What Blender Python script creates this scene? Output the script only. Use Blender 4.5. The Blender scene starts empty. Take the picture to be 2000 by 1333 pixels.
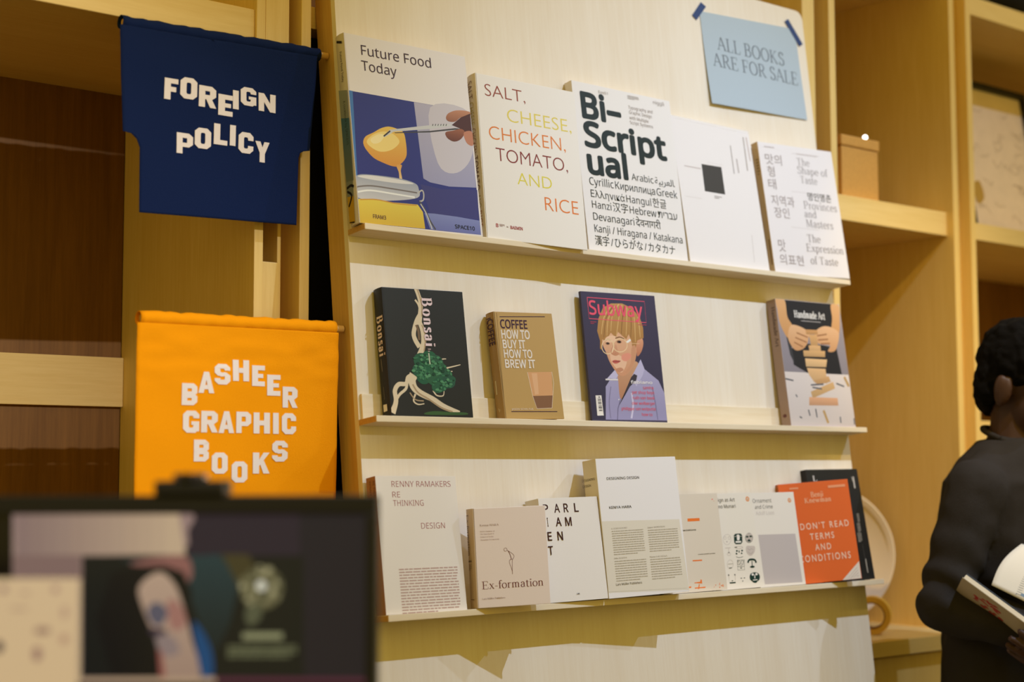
import bpy, bmesh, math, random
from mathutils import Vector, Matrix, noise

scene = bpy.context.scene
C = scene.collection
CAM = {"loc":[-1.42392,-2.12369,-0.07211],"r":[0.772594,-0.634896,-0.002232],"u":[-0.050578,-0.065051,0.996599],"f":[0.632882,0.769854,0.08237],"F":3053.47}
DIM = {"s1":0.3185,"s3":0.317,"d":0.0503,"T":0.06,"t":0.0105,"top":0.9528,"th":0.11352}
FLOOR = -1.45
TH = DIM["th"]
PU = Vector((0, math.sin(TH), math.cos(TH)))       # up along the leaning panel
PN = Vector((0, -math.cos(TH), math.sin(TH)))      # out of the panel, towards the room
PX = Vector((1, 0, 0))
def pan(x, v, h): return PX * x + PU * v + PN * h

# ------------------------------------------------------------------ camera, world, lights, exposure
cam = bpy.data.cameras.new('camera')
cam_o = bpy.data.objects.new('camera', cam)
C.objects.link(cam_o)
r_, u_, f_ = (Vector(CAM[k]) for k in 'ruf')
M = Matrix((r_, u_, -f_)).transposed().to_4x4()
M.translation = Vector(CAM['loc'])
cam_o.matrix_world = M
cam.sensor_fit = 'HORIZONTAL'
cam.sensor_width = 36.0
cam.lens = CAM['F'] * 36.0 / 2000.0
cam.dof.use_dof = True
cam.dof.focus_distance = 2.72
cam.dof.aperture_fstop = 2.3
cam.dof.aperture_blades = 9
cam.clip_start = 0.05
scene.camera = cam_o

world = bpy.data.worlds.new('world')
scene.world = world
world.use_nodes = True
bg = world.node_tree.nodes['Background']
bg.inputs[0].default_value = (0.96, 0.70, 0.14, 1)
bg.inputs[1].default_value = 0.63

def spot(name, pos, aim, watts, color, size=120, radius=0.018):
    L = bpy.data.lights.new(name, 'SPOT')
    L.energy = watts
    L.color = color
    L.spot_size = math.radians(size)
    L.spot_blend = 1.0
    L.shadow_soft_size = radius
    o = bpy.data.objects.new(name, L)
    C.objects.link(o)
    o.location = pos
    o.rotation_euler = (Vector(aim) - Vector(pos)).to_track_quat('-Z', 'Y').to_euler()
    return o
KEY = (0.55, 0.71, 1.0)
spot('track_lamp_centre', pan(1.12, 2.20, 2.10), pan(0.88, -0.38, 0), 285, KEY, 58)
spot('track_lamp_right', pan(2.75, 2.20, 2.10), pan(1.5, -0.5, 0), 120, KEY, 76)
spot('track_lamp_left', (-0.16, -3.6, 1.50), (-0.68, 0.0, 0.20), 400, (0.80, 0.80, 0.78), 25)
spot('card_fill_spot', (-1.75, -2.75, 1.60), (-0.92, -0.86, -0.22), 135, (0.80, 0.84, 1.0), 22)  # unseen spot added to brighten the card in the foreground
spot('bay_fill_spot', (0.98, -2.0, 2.05), (1.82, 0.26, -0.22), 190, (1.0, 0.66, 0.14), 27)  # unseen warm spot, added to brighten the right bay's side wall

scene.view_settings.view_transform = 'Standard'
scene.view_settings.look = 'None'
scene.view_settings.exposure = 0.0
scene.view_settings.gamma = 1.0
scene.view_settings.use_curve_mapping = False
scene.cycles.use_denoising = True

# ------------------------------------------------------------------ materials
def lin(c):
    return tuple((v / 12.92 if v <= 0.04045 else ((v + 0.055) / 1.055) ** 2.4) for v in (x / 255.0 for x in c[:3]))
MATS = {}
def mat(name, col, rough=0.6, bump=0.0, bscale=300.0, vary=0.0, spec=0.35, metal=0.0, emit=0.0):
    if name in MATS: return MATS[name]
    m = bpy.data.materials.new(name); m.use_nodes = True
    nt = m.node_tree; b = nt.nodes['Principled BSDF']
    c = lin(col)
    b.inputs['Base Color'].default_value = (*c, 1)
    b.inputs['Roughness'].default_value = rough
    b.inputs['Specular IOR Level'].default_value = spec
    b.inputs['Metallic'].default_value = metal
    tc = nt.nodes.new('ShaderNodeTexCoord')
    nz = nt.nodes.new('ShaderNodeTexNoise'); nz.inputs['Scale'].default_value = bscale; nz.inputs['Detail'].default_value = 4
    nt.links.new(tc.outputs['Object'], nz.inputs['Vector'])
    if vary > 0:
        mx = nt.nodes.new('ShaderNodeMix'); mx.data_type = 'RGBA'
        mx.inputs[6].default_value = (*[v * (1 - vary) for v in c], 1)
        mx.inputs[7].default_value = (*[min(1, v * (1 + vary)) for v in c], 1)
        nt.links.new(nz.outputs['Fac'], mx.inputs[0]); nt.links.new(mx.outputs[2], b.inputs['Base Color'])
    if bump > 0:
        bp = nt.nodes.new('ShaderNodeBump'); bp.inputs['Strength'].default_value = bump; bp.inputs['Distance'].default_value = 0.002
        nt.links.new(nz.outputs['Fac'], bp.inputs['Height']); nt.links.new(bp.outputs['Normal'], b.inputs['Normal'])
    MATS[name] = m
    return m
def wood(name, c1, c2, axis='Z', scale=9.0, rough=0.5, streak=0.5, spec=0.3):
    """fine veneer: noise stretched along the grain, with broad darker bands"""
    if name in MATS: return MATS[name]
    m = bpy.data.materials.new(name); m.use_nodes = True
    nt = m.node_tree; b = nt.nodes['Principled BSDF']; b.inputs['Roughness'].default_value = rough
    b.inputs['Specular IOR Level'].default_value = spec
    tc = nt.nodes.new('ShaderNodeTexCoord'); mp = nt.nodes.new('ShaderNodeMapping')
    sc = {'X': (0.05, 1, 1), 'Y': (1, 0.05, 1), 'Z': (1, 1, 0.05)}[axis]
    mp.inputs['Scale'].default_value = [v * scale for v in sc]
    nt.links.new(tc.outputs['Object'], mp.inputs['Vector'])
    n1 = nt.nodes.new('ShaderNodeTexNoise'); n1.inputs['Scale'].default_value = 18; n1.inputs['Detail'].default_value = 6; n1.inputs['Roughness'].default_value = 0.7
    n2 = nt.nodes.new('ShaderNodeTexNoise'); n2.inputs['Scale'].default_value = 1.3; n2.inputs['Detail'].default_value = 2; n2.inputs['Distortion'].default_value = 1.2
    for n in (n1, n2): nt.links.new(mp.outputs['Vector'], n.inputs['Vector'])
    a = nt.nodes.new('ShaderNodeMath'); a.operation = 'MULTIPLY_ADD'; a.inputs[1].default_value = streak; a.inputs[2].default_value = 0
    nt.links.new(n1.outputs['Fac'], a.inputs[0])
    s = nt.nodes.new('ShaderNodeMath'); s.operation = 'MULTIPLY_ADD'; s.inputs[1].default_value = 1 - streak
    nt.links.new(n2.outputs['Fac'], s.inputs[0]); nt.links.new(a.outputs[0], s.inputs[2])
    rp = nt.nodes.new('ShaderNodeValToRGB')
    rp.color_ramp.elements[0].position = 0.32; rp.color_ramp.elements[0].color = (*lin(c2), 1)
    rp.color_ramp.elements[1].position = 0.66; rp.color_ramp.elements[1].color = (*lin(c1), 1)
    nt.links.new(s.outputs[0], rp.inputs[0]); nt.links.new(rp.outputs[0], b.inputs['Base Color'])
    MATS[name] = m
    return m
def print_mat(name='printed_ink', emit=0.0):
    """printed colours: taken from the mesh's own colour attribute"""
    if name in MATS: return MATS[name]
    m = bpy.data.materials.new(name); m.use_nodes = True
    nt = m.node_tree; b = nt.nodes['Principled BSDF']
    at = nt.nodes.new('ShaderNodeAttribute'); at.attribute_name = 'ink'
    nt.links.new(at.outputs['Color'], b.inputs['Base Color'])
    b.inputs['Roughness'].default_value = 0.5; b.inputs['Specular IOR Level'].default_value = 0.25
    if emit:
        nt.links.new(at.outputs['Color'], b.inputs['Emission Color']); b.inputs['Emission Strength'].default_value = emit
        b.inputs['Base Color'].default_value = (0.01, 0.01, 0.01, 1); nt.links.remove(b.inputs['Base Color'].links[0]); b.inputs['Roughness'].default_value = 0.4
    MATS[name] = m
    return m
PRINT = print_mat()
PLY = wood('birch_plywood', (240, 229, 213), (231, 216, 194), 'Z', 7, 0.55, 0.6)
PLYX = wood('birch_ledge', (240, 226, 202), (226, 206, 172), 'X', 7, 0.5, 0.6)
EDGE = wood('plywood_edge', (214, 172, 108), (190, 146, 84), 'X', 14, 0.6, 0.7)
SIDE = wood('stand_side_wood', (216, 176, 104), (196, 152, 84), 'Z', 12, 0.55, 0.7)
CAB = wood('cabinet_maple', (238, 207, 138), (225, 190, 114), 'Z', 8, 0.45, 0.6)
CABX = wood('cabinet_maple_level', (238, 208, 142), (225, 191, 120), 'X', 8, 0.45, 0.6)
INNER = wood('cabinet_inner_veneer', (206, 164, 86), (184, 140, 66), 'Z', 8, 0.45, 0.6)
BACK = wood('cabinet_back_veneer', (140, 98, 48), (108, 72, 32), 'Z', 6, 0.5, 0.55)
DOWEL = wood('dowel_wood', (226, 184, 112), (204, 158, 88), 'X', 20, 0.5, 0.7)
PAGES = mat('page_edges', (228, 214, 190), 0.8, 0.3, 900, 0.08)
BLACK = mat('black_plastic', (11, 11, 13), 0.4, 0.05, 400)

# ------------------------------------------------------------------ object helpers
def link(name, me, material=None, parent=None, smooth=False):
    o = bpy.data.objects.new(name, me); C.objects.link(o)
    if material is not None: me.materials.append(material)
    if parent is not None: o.parent = parent
    if smooth:
        for pl in me.polygons: pl.use_smooth = True
    return o
def obj(name, bm, material, parent=None, smooth=False):
    me = bpy.data.meshes.new(name); bmesh.ops.recalc_face_normals(bm, faces=bm.faces); bm.to_mesh(me); bm.free()
    return link(name, me, material, parent, smooth)
def tag(o, label, cat, group=None, kind=None):
    if label: o['label'] = label
    if cat: o['category'] = cat
    if group: o['group'] = group
    if kind: o['kind'] = kind
    return o
def root(name, label, cat, matrix, group=None):
    o = bpy.data.objects.new(name, None); C.objects.link(o); o.empty_display_size = 0.05
    o.matrix_world = matrix
    return tag(o, label, cat, group)
def frame(O, ex, ey, ez):
    m = Matrix((ex, ey, ez)).transposed().to_4x4(); m.translation = O
    return m
def box(bm, x0, x1, y0, y1, z0, z1, bev=0.0, seg=2):
    vs = [bm.verts.new(c) for c in ((x0,y0,z0),(x1,y0,z0),(x1,y1,z0),(x0,y1,z0),(x0,y0,z1),(x1,y0,z1),(x1,y1,z1),(x0,y1,z1))]
    fs = [bm.faces.new([vs[i] for i in f]) for f in ((0,3,2,1),(4,5,6,7),(0,1,5,4),(1,2,6,5),(2,3,7,6),(3,0,4,7))]
    if bev > 0:
        es = list({e for f in fs for e in f.edges})
        bmesh.ops.bevel(bm, geom=es, offset=bev, segments=seg, affect='EDGES', profile=0.6)
    return bm
def boxes(*bs, bev=0.001):
    bm = bmesh.new()
    for b in bs: box(bm, *b, bev=bev)
    return bm
def struct(name, bm, m): return tag(obj(name, bm, m), None, None, None, 'structure')
def tube(bm, pts, rad, n=12, caps=True):
    """swept circle; rad is a number or one per point"""
    pts = [Vector(p) for p in pts]; rs = rad if isinstance(rad, (list, tuple)) else [rad] * len(pts)
    rings = []; up = None
    for i, p in enumerate(pts):
        t = (pts[min(i+1, len(pts)-1)] - pts[max(i-1, 0)]).normalized()
        if up is None:
            up = t.orthogonal().normalized()
        else:
            up = (up - t * up.dot(t)).normalized()
        s = t.cross(up)
        rings.append([bm.verts.new(p + (up * math.cos(a) + s * math.sin(a)) * rs[i]) for a in (2*math.pi*k/n for k in range(n))])
    for a, b in zip(rings, rings[1:]):
        for k in range(n): bm.faces.new((a[k], a[(k+1) % n], b[(k+1) % n], b[k]))
    if caps:
        bm.faces.new(list(reversed(rings[0]))); bm.faces.new(rings[-1])
    return bm
def ball(bm, c, r, n=14, rot=None):
    r = Vector(r if isinstance(r, (list, tuple)) else (r, r, r))
    m = Matrix.Translation(Vector(c)) @ (rot.to_4x4() if rot is not None else Matrix()) @ Matrix.Diagonal((*r, 1))
    bmesh.ops.create_uvsphere(bm, u_segments=n, v_segments=max(8, n*2//3), radius=1, matrix=m)
    return bm

# ------------------------------------------------------------------ flat print: lettering and pictures, in millimetres on a plane
class Ink:
    """collects coloured flat shapes; layer k lies a hair above layer k-1"""
    def __init__(s): s.v, s.f, s.c, s.k = [], [], [], 0
    def poly(s, pts, col, z=None, cols=None):
        i = len(s.v); z = s.k if z is None else z
        s.v += [(p[0], p[1], z) for p in pts]; s.f.append(tuple(range(i, i + len(pts))))
        s.c.append(cols or [col] * len(pts))
    def build(s, name, plane, material, parent, base=0.25, step=0.004):
        """plane(x_mm, y_mm, lift_mm) -> local point"""
        me = bpy.data.meshes.new(name)
        me.from_pydata([plane(x, y, base + step * k) for x, y, k in s.v], [], s.f)
        at = me.color_attributes.new('ink', 'FLOAT_COLOR', 'CORNER'); i = 0
        for cs in s.c:
            for c in cs:
                at.data[i].color = (*lin(c), 1); i += 1
        me.validate()
        return link(name, me, material, parent)
def printed(o, inks):
    """print the inks on the part o: same mesh, second material; inks = [(ink, plane, base lift), ...]"""
    me = o.data; slot = len(me.materials); me.materials.append(inks[0][3] if len(inks[0]) > 3 else PRINT)
    v0 = [tuple(v.co) for v in me.vertices]; f0 = [tuple(p.vertices) for p in me.polygons]; sm0 = [p.use_smooth for p in me.polygons]; mi = [p.material_index for p in me.polygons]
    cols = []; f1 = []
    for it in inks:
        ink, plane, base = it[:3]; n = len(v0)
        v0 += [plane(x, y, base + 0.004 * k) for x, y, k in ink.v]
        f1 += [tuple(n + i for i in q) for q in ink.f]; cols += ink.c
    if not f1: return o
    nm = bpy.data.meshes.new(me.name); nm.from_pydata(v0, [], f0 + f1)
    for m in me.materials: nm.materials.append(m)
    for p, a, b in zip(nm.polygons, sm0, mi): p.use_smooth = a; p.material_index = b
    at = nm.color_attributes.new('ink', 'FLOAT_COLOR', 'CORNER'); i = sum(len(q) for q in f0)
    for q in range(len(f0), len(nm.polygons)): nm.polygons[q].material_index = slot
    for cs in cols:
        for c in cs:
            at.data[i].color = (*lin(c), 1); i += 1
    o.data = nm; bpy.data.meshes.remove(me)
    return o
def smooth_closed(p, n=5):
    out = []; m = len(p)
    for i in range(m):
        p0, p1, p2, p3 = (p[(i+k-1) % m] for k in range(4))
        for j in range(n):
            t = j / n
            out.append(tuple(0.5*((2*p1[d]) + (-p0[d]+p2[d])*t + (2*p0[d]-5*p1[d]+4*p2[d]-p3[d])*t*t + (-p0[d]+3*p1[d]-3*p2[d]+p3[d])*t**3) for d in (0, 1)))
    return out
def smooth_open(p, n=6):
    if len(p) < 3: return p
    q = [p[0]] + list(p) + [p[-1]]; out = []
    for i in range(1, len(q) - 2):
        p0, p1, p2, p3 = q[i-1:i+3]
        for j in range(n):
            t = j / n
            out.append(tuple(0.5*((2*p1[d]) + (-p0[d]+p2[d])*t + (2*p0[d]-5*p1[d]+4*p2[d]-p3[d])*t*t + (-p0[d]+3*p1[d]-3*p2[d]+p3[d])*t**3) for d in (0, 1)))
    return out + [tuple(p[-1])]
def ink_stroke(ink, pts, w0, w1, col):
    n = len(pts); L = []; Rr = []
    for i in range(n):
        a = pts[max(i-1, 0)]; b = pts[min(i+1, n-1)]
        dx, dy = b[0]-a[0], b[1]-a[1]; l = math.hypot(dx, dy) or 1e-6
        w = (w0 + (w1 - w0) * i / max(1, n-1)) / 2
        L.append((pts[i][0]-dy/l*w, pts[i][1]+dx/l*w)); Rr.append((pts[i][0]+dy/l*w, pts[i][1]-dx/l*w))
    for i in range(n-1): ink.poly([L[i], Rr[i], Rr[i+1], L[i+1]], col)

_capH = {}
def ship_font(fn):                                            # text faces that ship inside Blender
    try: return bpy.data.fonts.load(bpy.utils.system_resource('DATAFILES') + '/fonts/' + fn)
    except Exception: return None
FACE = {'latin': ship_font('NotoSansHebrew-Regular.woff2'), 'greek': ship_font('Inter.woff2'), 'any': None}
def script_of(w):
    if all(ord(ch) < 0x250 or 0x2000 <= ord(ch) < 0x2100 for ch in w): return 'latin'
    return 'greek' if all(ord(ch) < 0x530 for ch in w) else 'any'
def text_run(body, weight, face):
    cu = bpy.data.curves.new('lettering', 'FONT'); cu.body = body; cu.size = 1.0; cu.resolution_u = 4
    if FACE[face] is not None: cu.font = FACE[face]
    if weight < 0: cu.offset = weight
    o = bpy.data.objects.new('lettering', cu); C.objects.link(o)
    dg = bpy.context.evaluated_depsgraph_get(); dg.update()
    me = bpy.data.meshes.new_from_object(o.evaluated_get(dg))
    v = [(p.co.x, p.co.y) for p in me.vertices]; f = [tuple(p.vertices) for p in me.polygons]
    bpy.data.meshes.remove(me); bpy.data.objects.remove(o); bpy.data.curves.remove(cu)
    if weight > 0:                                             # bolder: the same outlines spread around themselves
        n = len(v); v0, f0 = v, f; v, f = [], []
        for k in range(10):
            dx, dy = weight*math.cos(2*math.pi*k/10), weight*math.sin(2*math.pi*k/10)
            f += [tuple(k*n+i for i in q) for q in f0]; v += [(x+dx, y+dy, 2*k) for x, y in v0]
        f += [tuple(10*n+i for i in q) for q in f0]; v += [(x, y, 20) for x, y in v0]
    return v, f
def cap_of(face):
    if face not in _capH: _capH[face] = max(q[1] for q in text_run('H', 0, face)[0])
    return _capH[face]
def text_mesh(body, weight, grot=True):
    """letters scaled so that capitals are 1 high"""
    if not grot:
        v, f = text_run(body, weight, 'any'); k = 1/cap_of('any')
        return [(q[0]*k, q[1]*k) + tuple(q[2:]) for q in v], f
    runs = []
    for w in body.split(' '):
        g = script_of(w)
        if runs and runs[-1][1] == g: runs[-1][0] += ' ' + w
        else: runs.append([w, g])
    V, Fc, x0 = [], [], 0.0
    for w, g in runs:
        v, f = text_run(w, weight if g == 'latin' else 0, g)
        if not v: continue
        k = 1/cap_of(g); a = min(q[0] for q in v)*k; n = len(V)
        V += [(x0 + q[0]*k - a, q[1]*k) + tuple(q[2:]) for q in v]; Fc += [tuple(n+i for i in q) for q in f]
        x0 = max(q[0] for q in V) + 0.30
    return V, Fc
WEIGHT = {'l': -0.012, 'i': -0.006, 'r': 0.0, 'm': 0.012, 'b': 0.022, 'x': 0.034, 'w': 0.014}
def arc(cx, cy, rx, ry, a0, a1, n=12):
    return [(cx + rx*math.cos(math.radians(a0+(a1-a0)*i/n)), cy + ry*math.sin(math.radians(a0+(a1-a0)*i/n))) for i in range(n+1)]
X_ = 0.66
def serif_glyph(ch):
    """(thick strokes, thin strokes, foot serifs (x, y, half width), advance); capital height 1"""
    a = arc
    G = {
     'A': ([[(.37,1),(.72,0)]], [[(.37,1),(.06,0)], [(.17,.36),(.58,.36)]], [(.07,0,.11),(.71,0,.14)], .80),
     'B': ([[(.16,0),(.16,1)], [(.16,1),(.36,1)]+a(.36,.76,.2,.24,90,-90)+[(.16,.52)], [(.16,.52),(.4,.52)]+a(.4,.26,.24,.26,90,-90)+[(.16,0)]], [], [(.13,0,.12),(.13,1,.12)], .74),
     'D': ([[(.16,0),(.16,1)], [(.16,1),(.34,1)]+a(.34,.5,.4,.5,90,-90)+[(.16,0)]], [], [(.13,0,.12),(.13,1,.12)], .84),
     'E': ([[(.16,0),(.16,1)]], [[(.16,1),(.6,1),(.61,.8)], [(.16,.52),(.46,.52)], [(.46,.42),(.46,.62)], [(.16,0),(.62,0),(.65,.22)]], [(.13,0,.12),(.13,1,.12)], .72),
     'F': ([[(.16,0),(.16,1)]], [[(.16,1),(.6,1),(.61,.78)], [(.16,.5),(.44,.5)], [(.44,.4),(.44,.6)]], [(.16,0,.16),(.13,1,.12)], .66),
     'H': ([[(.16,0),(.16,1)], [(.66,0),(.66,1)]], [[(.16,.52),(.66,.52)]], [(.16,0,.15),(.16,1,.15),(.66,0,.15),(.66,1,.15)], .84),
     'I': ([[(.18,0),(.18,1)]], [], [(.18,0,.15),(.18,1,.15)], .38),
     'J': ([[(.2,1),(.2,.1),(.12,-.08),(.0,-.1)]], [], [(.2,1,.15)], .4),
     'K': ([[(.16,0),(.16,1)], [(.3,.55),(.7,0)]], [[(.16,.4),(.62,1)]], [(.16,0,.15),(.16,1,.15),(.7,0,.13),(.62,1,.12)], .82),
     'L': ([[(.16,0),(.16,1)]], [[(.16,0),(.58,0),(.61,.24)]], [(.16,1,.15),(.12,0,.1)], .66),
     'M': ([[(.78,0),(.78,1)], [(.16,1),(.46,.06)]], [[(.13,0),(.13,1)], [(.46,.06),(.76,1)]], [(.13,0,.11),(.1,1,.08),(.78,0,.14),(.82,1,.1)], .94),
     'N': ([[(.16,1),(.66,0)]], [[(.14,0),(.14,1)], [(.66,0),(.66,1)]], [(.14,0,.11),(.1,1,.08),(.66,1,.11)], .8),
     'O': ([a(.42,.5,.36,.51,90,450,26)], [], [], .84),
     'P': ([[(.16,0),(.16,1)], [(.16,1),(.36,1)]+a(.36,.73,.23,.27,90,-90)+[(.16,.46)]], [], [(.16,0,.15),(.13,1,.12)], .68),
     'R': ([[(.16,0),(.16,1)], [(.16,1),(.36,1)]+a(.36,.75,.22,.25,90,-90)+[(.16,.5)], [(.36,.5),(.68,0)]], [], [(.16,0,.15),(.13,1,.12),(.7,0,.1)], .78),
     'S': ([[(.5,.82)]+a(.31,.76,.19,.25,20,200)+[(.3,.52)]+a(.32,.25,.22,.27,70,-160)], [[(.5,.78),(.52,.98)], [(.09,.02),(.1,.24)]], [], .62),
     'T': ([[(.36,0),(.36,1)]], [[(.04,.78),(.06,1),(.66,1),(.68,.78)]], [(.36,0,.16)], .72),
     'a': ([[(.12,.5)]+a(.26,.5,.15,.17,150,0)+[(.41,.06),(.5,.02)], [(.41,.38)]+a(.25,.18,.16,.19,90,270)+[(.41,.12)]], [], [], .54),
     'b': ([[(.12,0),(.12,1.04)], a(.3,.33,.2,.34,150,-150)], [], [(.08,1.04,.07)], .58),
     'c': ([a(.28,.33,.21,.34,40,320)], [], [], .5),
     'd': ([[(.46,0),(.46,1.04)], a(.27,.33,.2,.34,30,330)], [], [(.42,1.04,.07),(.5,0,.06)], .6),
     'e': ([a(.28,.33,.21,.34,0,315)], [[(.08,.36),(.49,.36)]], [], .54),
     'f': ([[(.16,0),(.16,.82)]+a(.29,.84,.13,.2,180,40,6)], [[(.03,X_),(.34,X_)]], [(.16,0,.13)], .34),
     'h': ([[(.13,0),(.13,1.04)], [(.13,.5)]+a(.3,.46,.16,.21,150,0)+[(.46,0)]], [], [(.13,0,.12),(.46,0,.12),(.09,1.04,.07)], .6),
     'i': ([[(.15,0),(.15,X_)], a(.15,.93,.035,.04,90,450,8)], [], [(.15,0,.13),(.1,X_,.07)], .3),
     'j': ([[(.17,X_),(.17,-.1),(.1,-.24),(.0,-.24)], a(.17,.93,.035,.04,90,450,8)], [], [(.12,X_,.07)], .3),
     'k': ([[(.13,0),(.13,1.04)], [(.22,.38),(.48,0)]], [[(.13,.3),(.44,X_)]], [(.13,0,.12),(.48,0,.1),(.44,X_,.1)], .58),
     'l': ([[(.15,0),(.15,1.04)]], [], [(.15,0,.13),(.1,1.04,.07)], .3),
     'm': ([[(.13,0),(.13,X_)], [(.13,.5)]+a(.28,.46,.15,.21,150,0)+[(.43,0)], [(.43,.5)]+a(.58,.46,.15,.21,150,0)+[(.73,0)]], [], [(.13,0,.12),(.43,0,.11),(.73,0,.12),(.09,X_,.07)], .87),
     'n': ([[(.13,0),(.13,X_)], [(.13,.5)]+a(.3,.46,.16,.21,150,0)+[(.46,0)]], [], [(.13,0,.12),(.46,0,.12),(.09,X_,.07)], .6),
     'o': ([a(.28,.33,.22,.34,90,450,22)], [], [], .56),
     'p': ([[(.13,-.32),(.13,X_)], a(.3,.33,.2,.34,150,-150)], [], [(.13,-.32,.12),(.09,X_,.07)], .58),
     'r': ([[(.13,0),(.13,X_)], [(.13,.46)]+a(.28,.5,.14,.16,150,40,6)], [], [(.13,0,.13),(.09,X_,.07)], .43),
     's': ([[(.36,.54)]+a(.22,.5,.13,.17,30,200)+[(.22,.34)]+a(.22,.17,.15,.18,70,-160)], [[(.36,.5),(.37,.64)], [(.06,.02),(.07,.17)]], [], .45),
     't': ([[(.16,.86),(.16,.1)]+a(.25,.11,.09,.12,180,320,6)], [[(.03,X_),(.33,X_)]], [], .38),
     'u': ([[(.12,X_),(.12,.2)]+a(.27,.2,.15,.21,180,330), [(.45,0),(.45,X_)]], [], [(.08,X_,.07),(.41,X_,.07),(.49,0,.06)], .58),
     'v': ([[(.1,X_),(.28,0)]], [[(.28,0),(.45,X_)]], [(.1,X_,.11),(.45,X_,.1)], .54),
     'w': ([[(.1,X_),(.26,0)], [(.42,X_),(.58,0)]], [[(.26,0),(.42,X_)], [(.58,0),(.74,X_)]], [(.1,X_,.11),(.42,X_,.08),(.74,X_,.1)], .82),
     'x': ([[(.1,X_),(.44,0)]], [[(.07,0),(.43,X_)]], [(.07,0,.1),(.45,0,.1),(.1,X_,.1),(.43,X_,.09)], .54),
     'y': ([[(.1,X_),(.28,0)]], [[(.45,X_),(.2,-.28),(.06,-.26)]], [(.1,X_,.11),(.45,X_,.1)], .54),
     '-': ([], [[(.04,.32),(.3,.32)]], [], .36),
     ' ': ([], [], [], .3),
    }
    G['ü'] = (G['u'][0] + [arc(.2,.9,.03,.035,90,450,8), arc(.38,.9,.03,.035,90,450,8)], G['u'][1], G['u'][2], G['u'][3])
    return G.get(ch, G['o'])
SERIF = {'sl': (.10, .045, .042), 'sb': (.21, .05, .05), 'sh': (.19, .08, .08)}
def serif_mesh(body, style):
    tk, tn, sf = SERIF[style]; v, f = [], []; x0 = 0.0
    sp = {'sl': 1.06, 'sb': 1.32, 'sh': 1.1}[style]
    cnt = [0]
    def quad(p): f.append(tuple(range(len(v), len(v)+len(p)))); v.extend((x, y, cnt[0] % 9) for x, y in p)
    def sweep(pts, hi, lo):
        cnt[0] += 1; n = len(pts); closed = n > 3 and math.hypot(pts[0][0]-pts[-1][0], pts[0][1]-pts[-1][1]) < 1e-4
        L, Rr = [], []
        for i in range(n):
            if closed: a, b = pts[(i-1) % (n-1)], pts[(i+1) % (n-1)]
            else: a, b = pts[max(i-1,0)], pts[min(i+1,n-1)]
            dx, dy = b[0]-a[0], b[1]-a[1]; l = math.hypot(dx, dy) or 1e-6
            w = (lo + (hi-lo) * abs(dy)/l) / 2
            L.append((x0+pts[i][0]-dy/l*w, pts[i][1]+dx/l*w)); Rr.append((x0+pts[i][0]+dy/l*w, pts[i][1]-dx/l*w))
        for i in range(n-1): quad([L[i], Rr[i], Rr[i+1], L[i+1]])
    for ch in body:
        thick, thin, ser, adv = serif_glyph(ch)
        for s in thick: sweep(s, tk, tn)
        for s in thin: sweep(s, tn, tn)
        for x, y, h in ser:
            cnt[0] += 1; yy = sf/2 if y <= 0 else -sf/2
            quad([(x0+x-h, y+yy-sf/2), (x0+x+h, y+yy-sf/2), (x0+x+h, y+yy+sf/2), (x0+x-h, y+yy+sf/2)])
        x0 += adv * sp
    return v, f
def ink_text(ink, style, body, col, p0, p1, cap):
    if style in SERIF: v, f = serif_mesh(body, style); ch = 1.0
    else:
        txt = body
        if style == 'w': txt = '\u2009'.join(body)
        gr = style not in 'lw'; v, f = text_mesh(txt, WEIGHT[style], gr)
        ch = 1.0
    if not v: return
    xs = [q[0] for q in v]; x0, x1 = min(xs), max(xs); w = x1 - x0 or 1e-6
    if style in ('b', 'r', 'l', 'm', 'x', 'w') or style in SERIF:
        pass
    if p0 is None: p0 = [p1[0] - w * cap / ch, p1[1]]
    dx, dy = p1[0]-p0[0], p1[1]-p0[1]; L = math.hypot(dx, dy); ex = (dx/L, dy/L); ey = (-ex[1], ex[0])
    sx, sy = L / w, cap / ch; i0 = len(ink.v)
    for q in v:
        a, b = (q[0]-x0)*sx, q[1]*sy
        ink.v.append((p0[0]+ex[0]*a+ey[0]*b, p0[1]+ex[1]*a+ey[1]*b, ink.k + (q[2] if len(q) > 2 else 0)))
    ink.k += int(max((q[2] for q in v if len(q) > 2), default=0))
    for q in f:
        ink.f.append(tuple(i0+k for k in q)); ink.c.append([col]*len(q))
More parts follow.
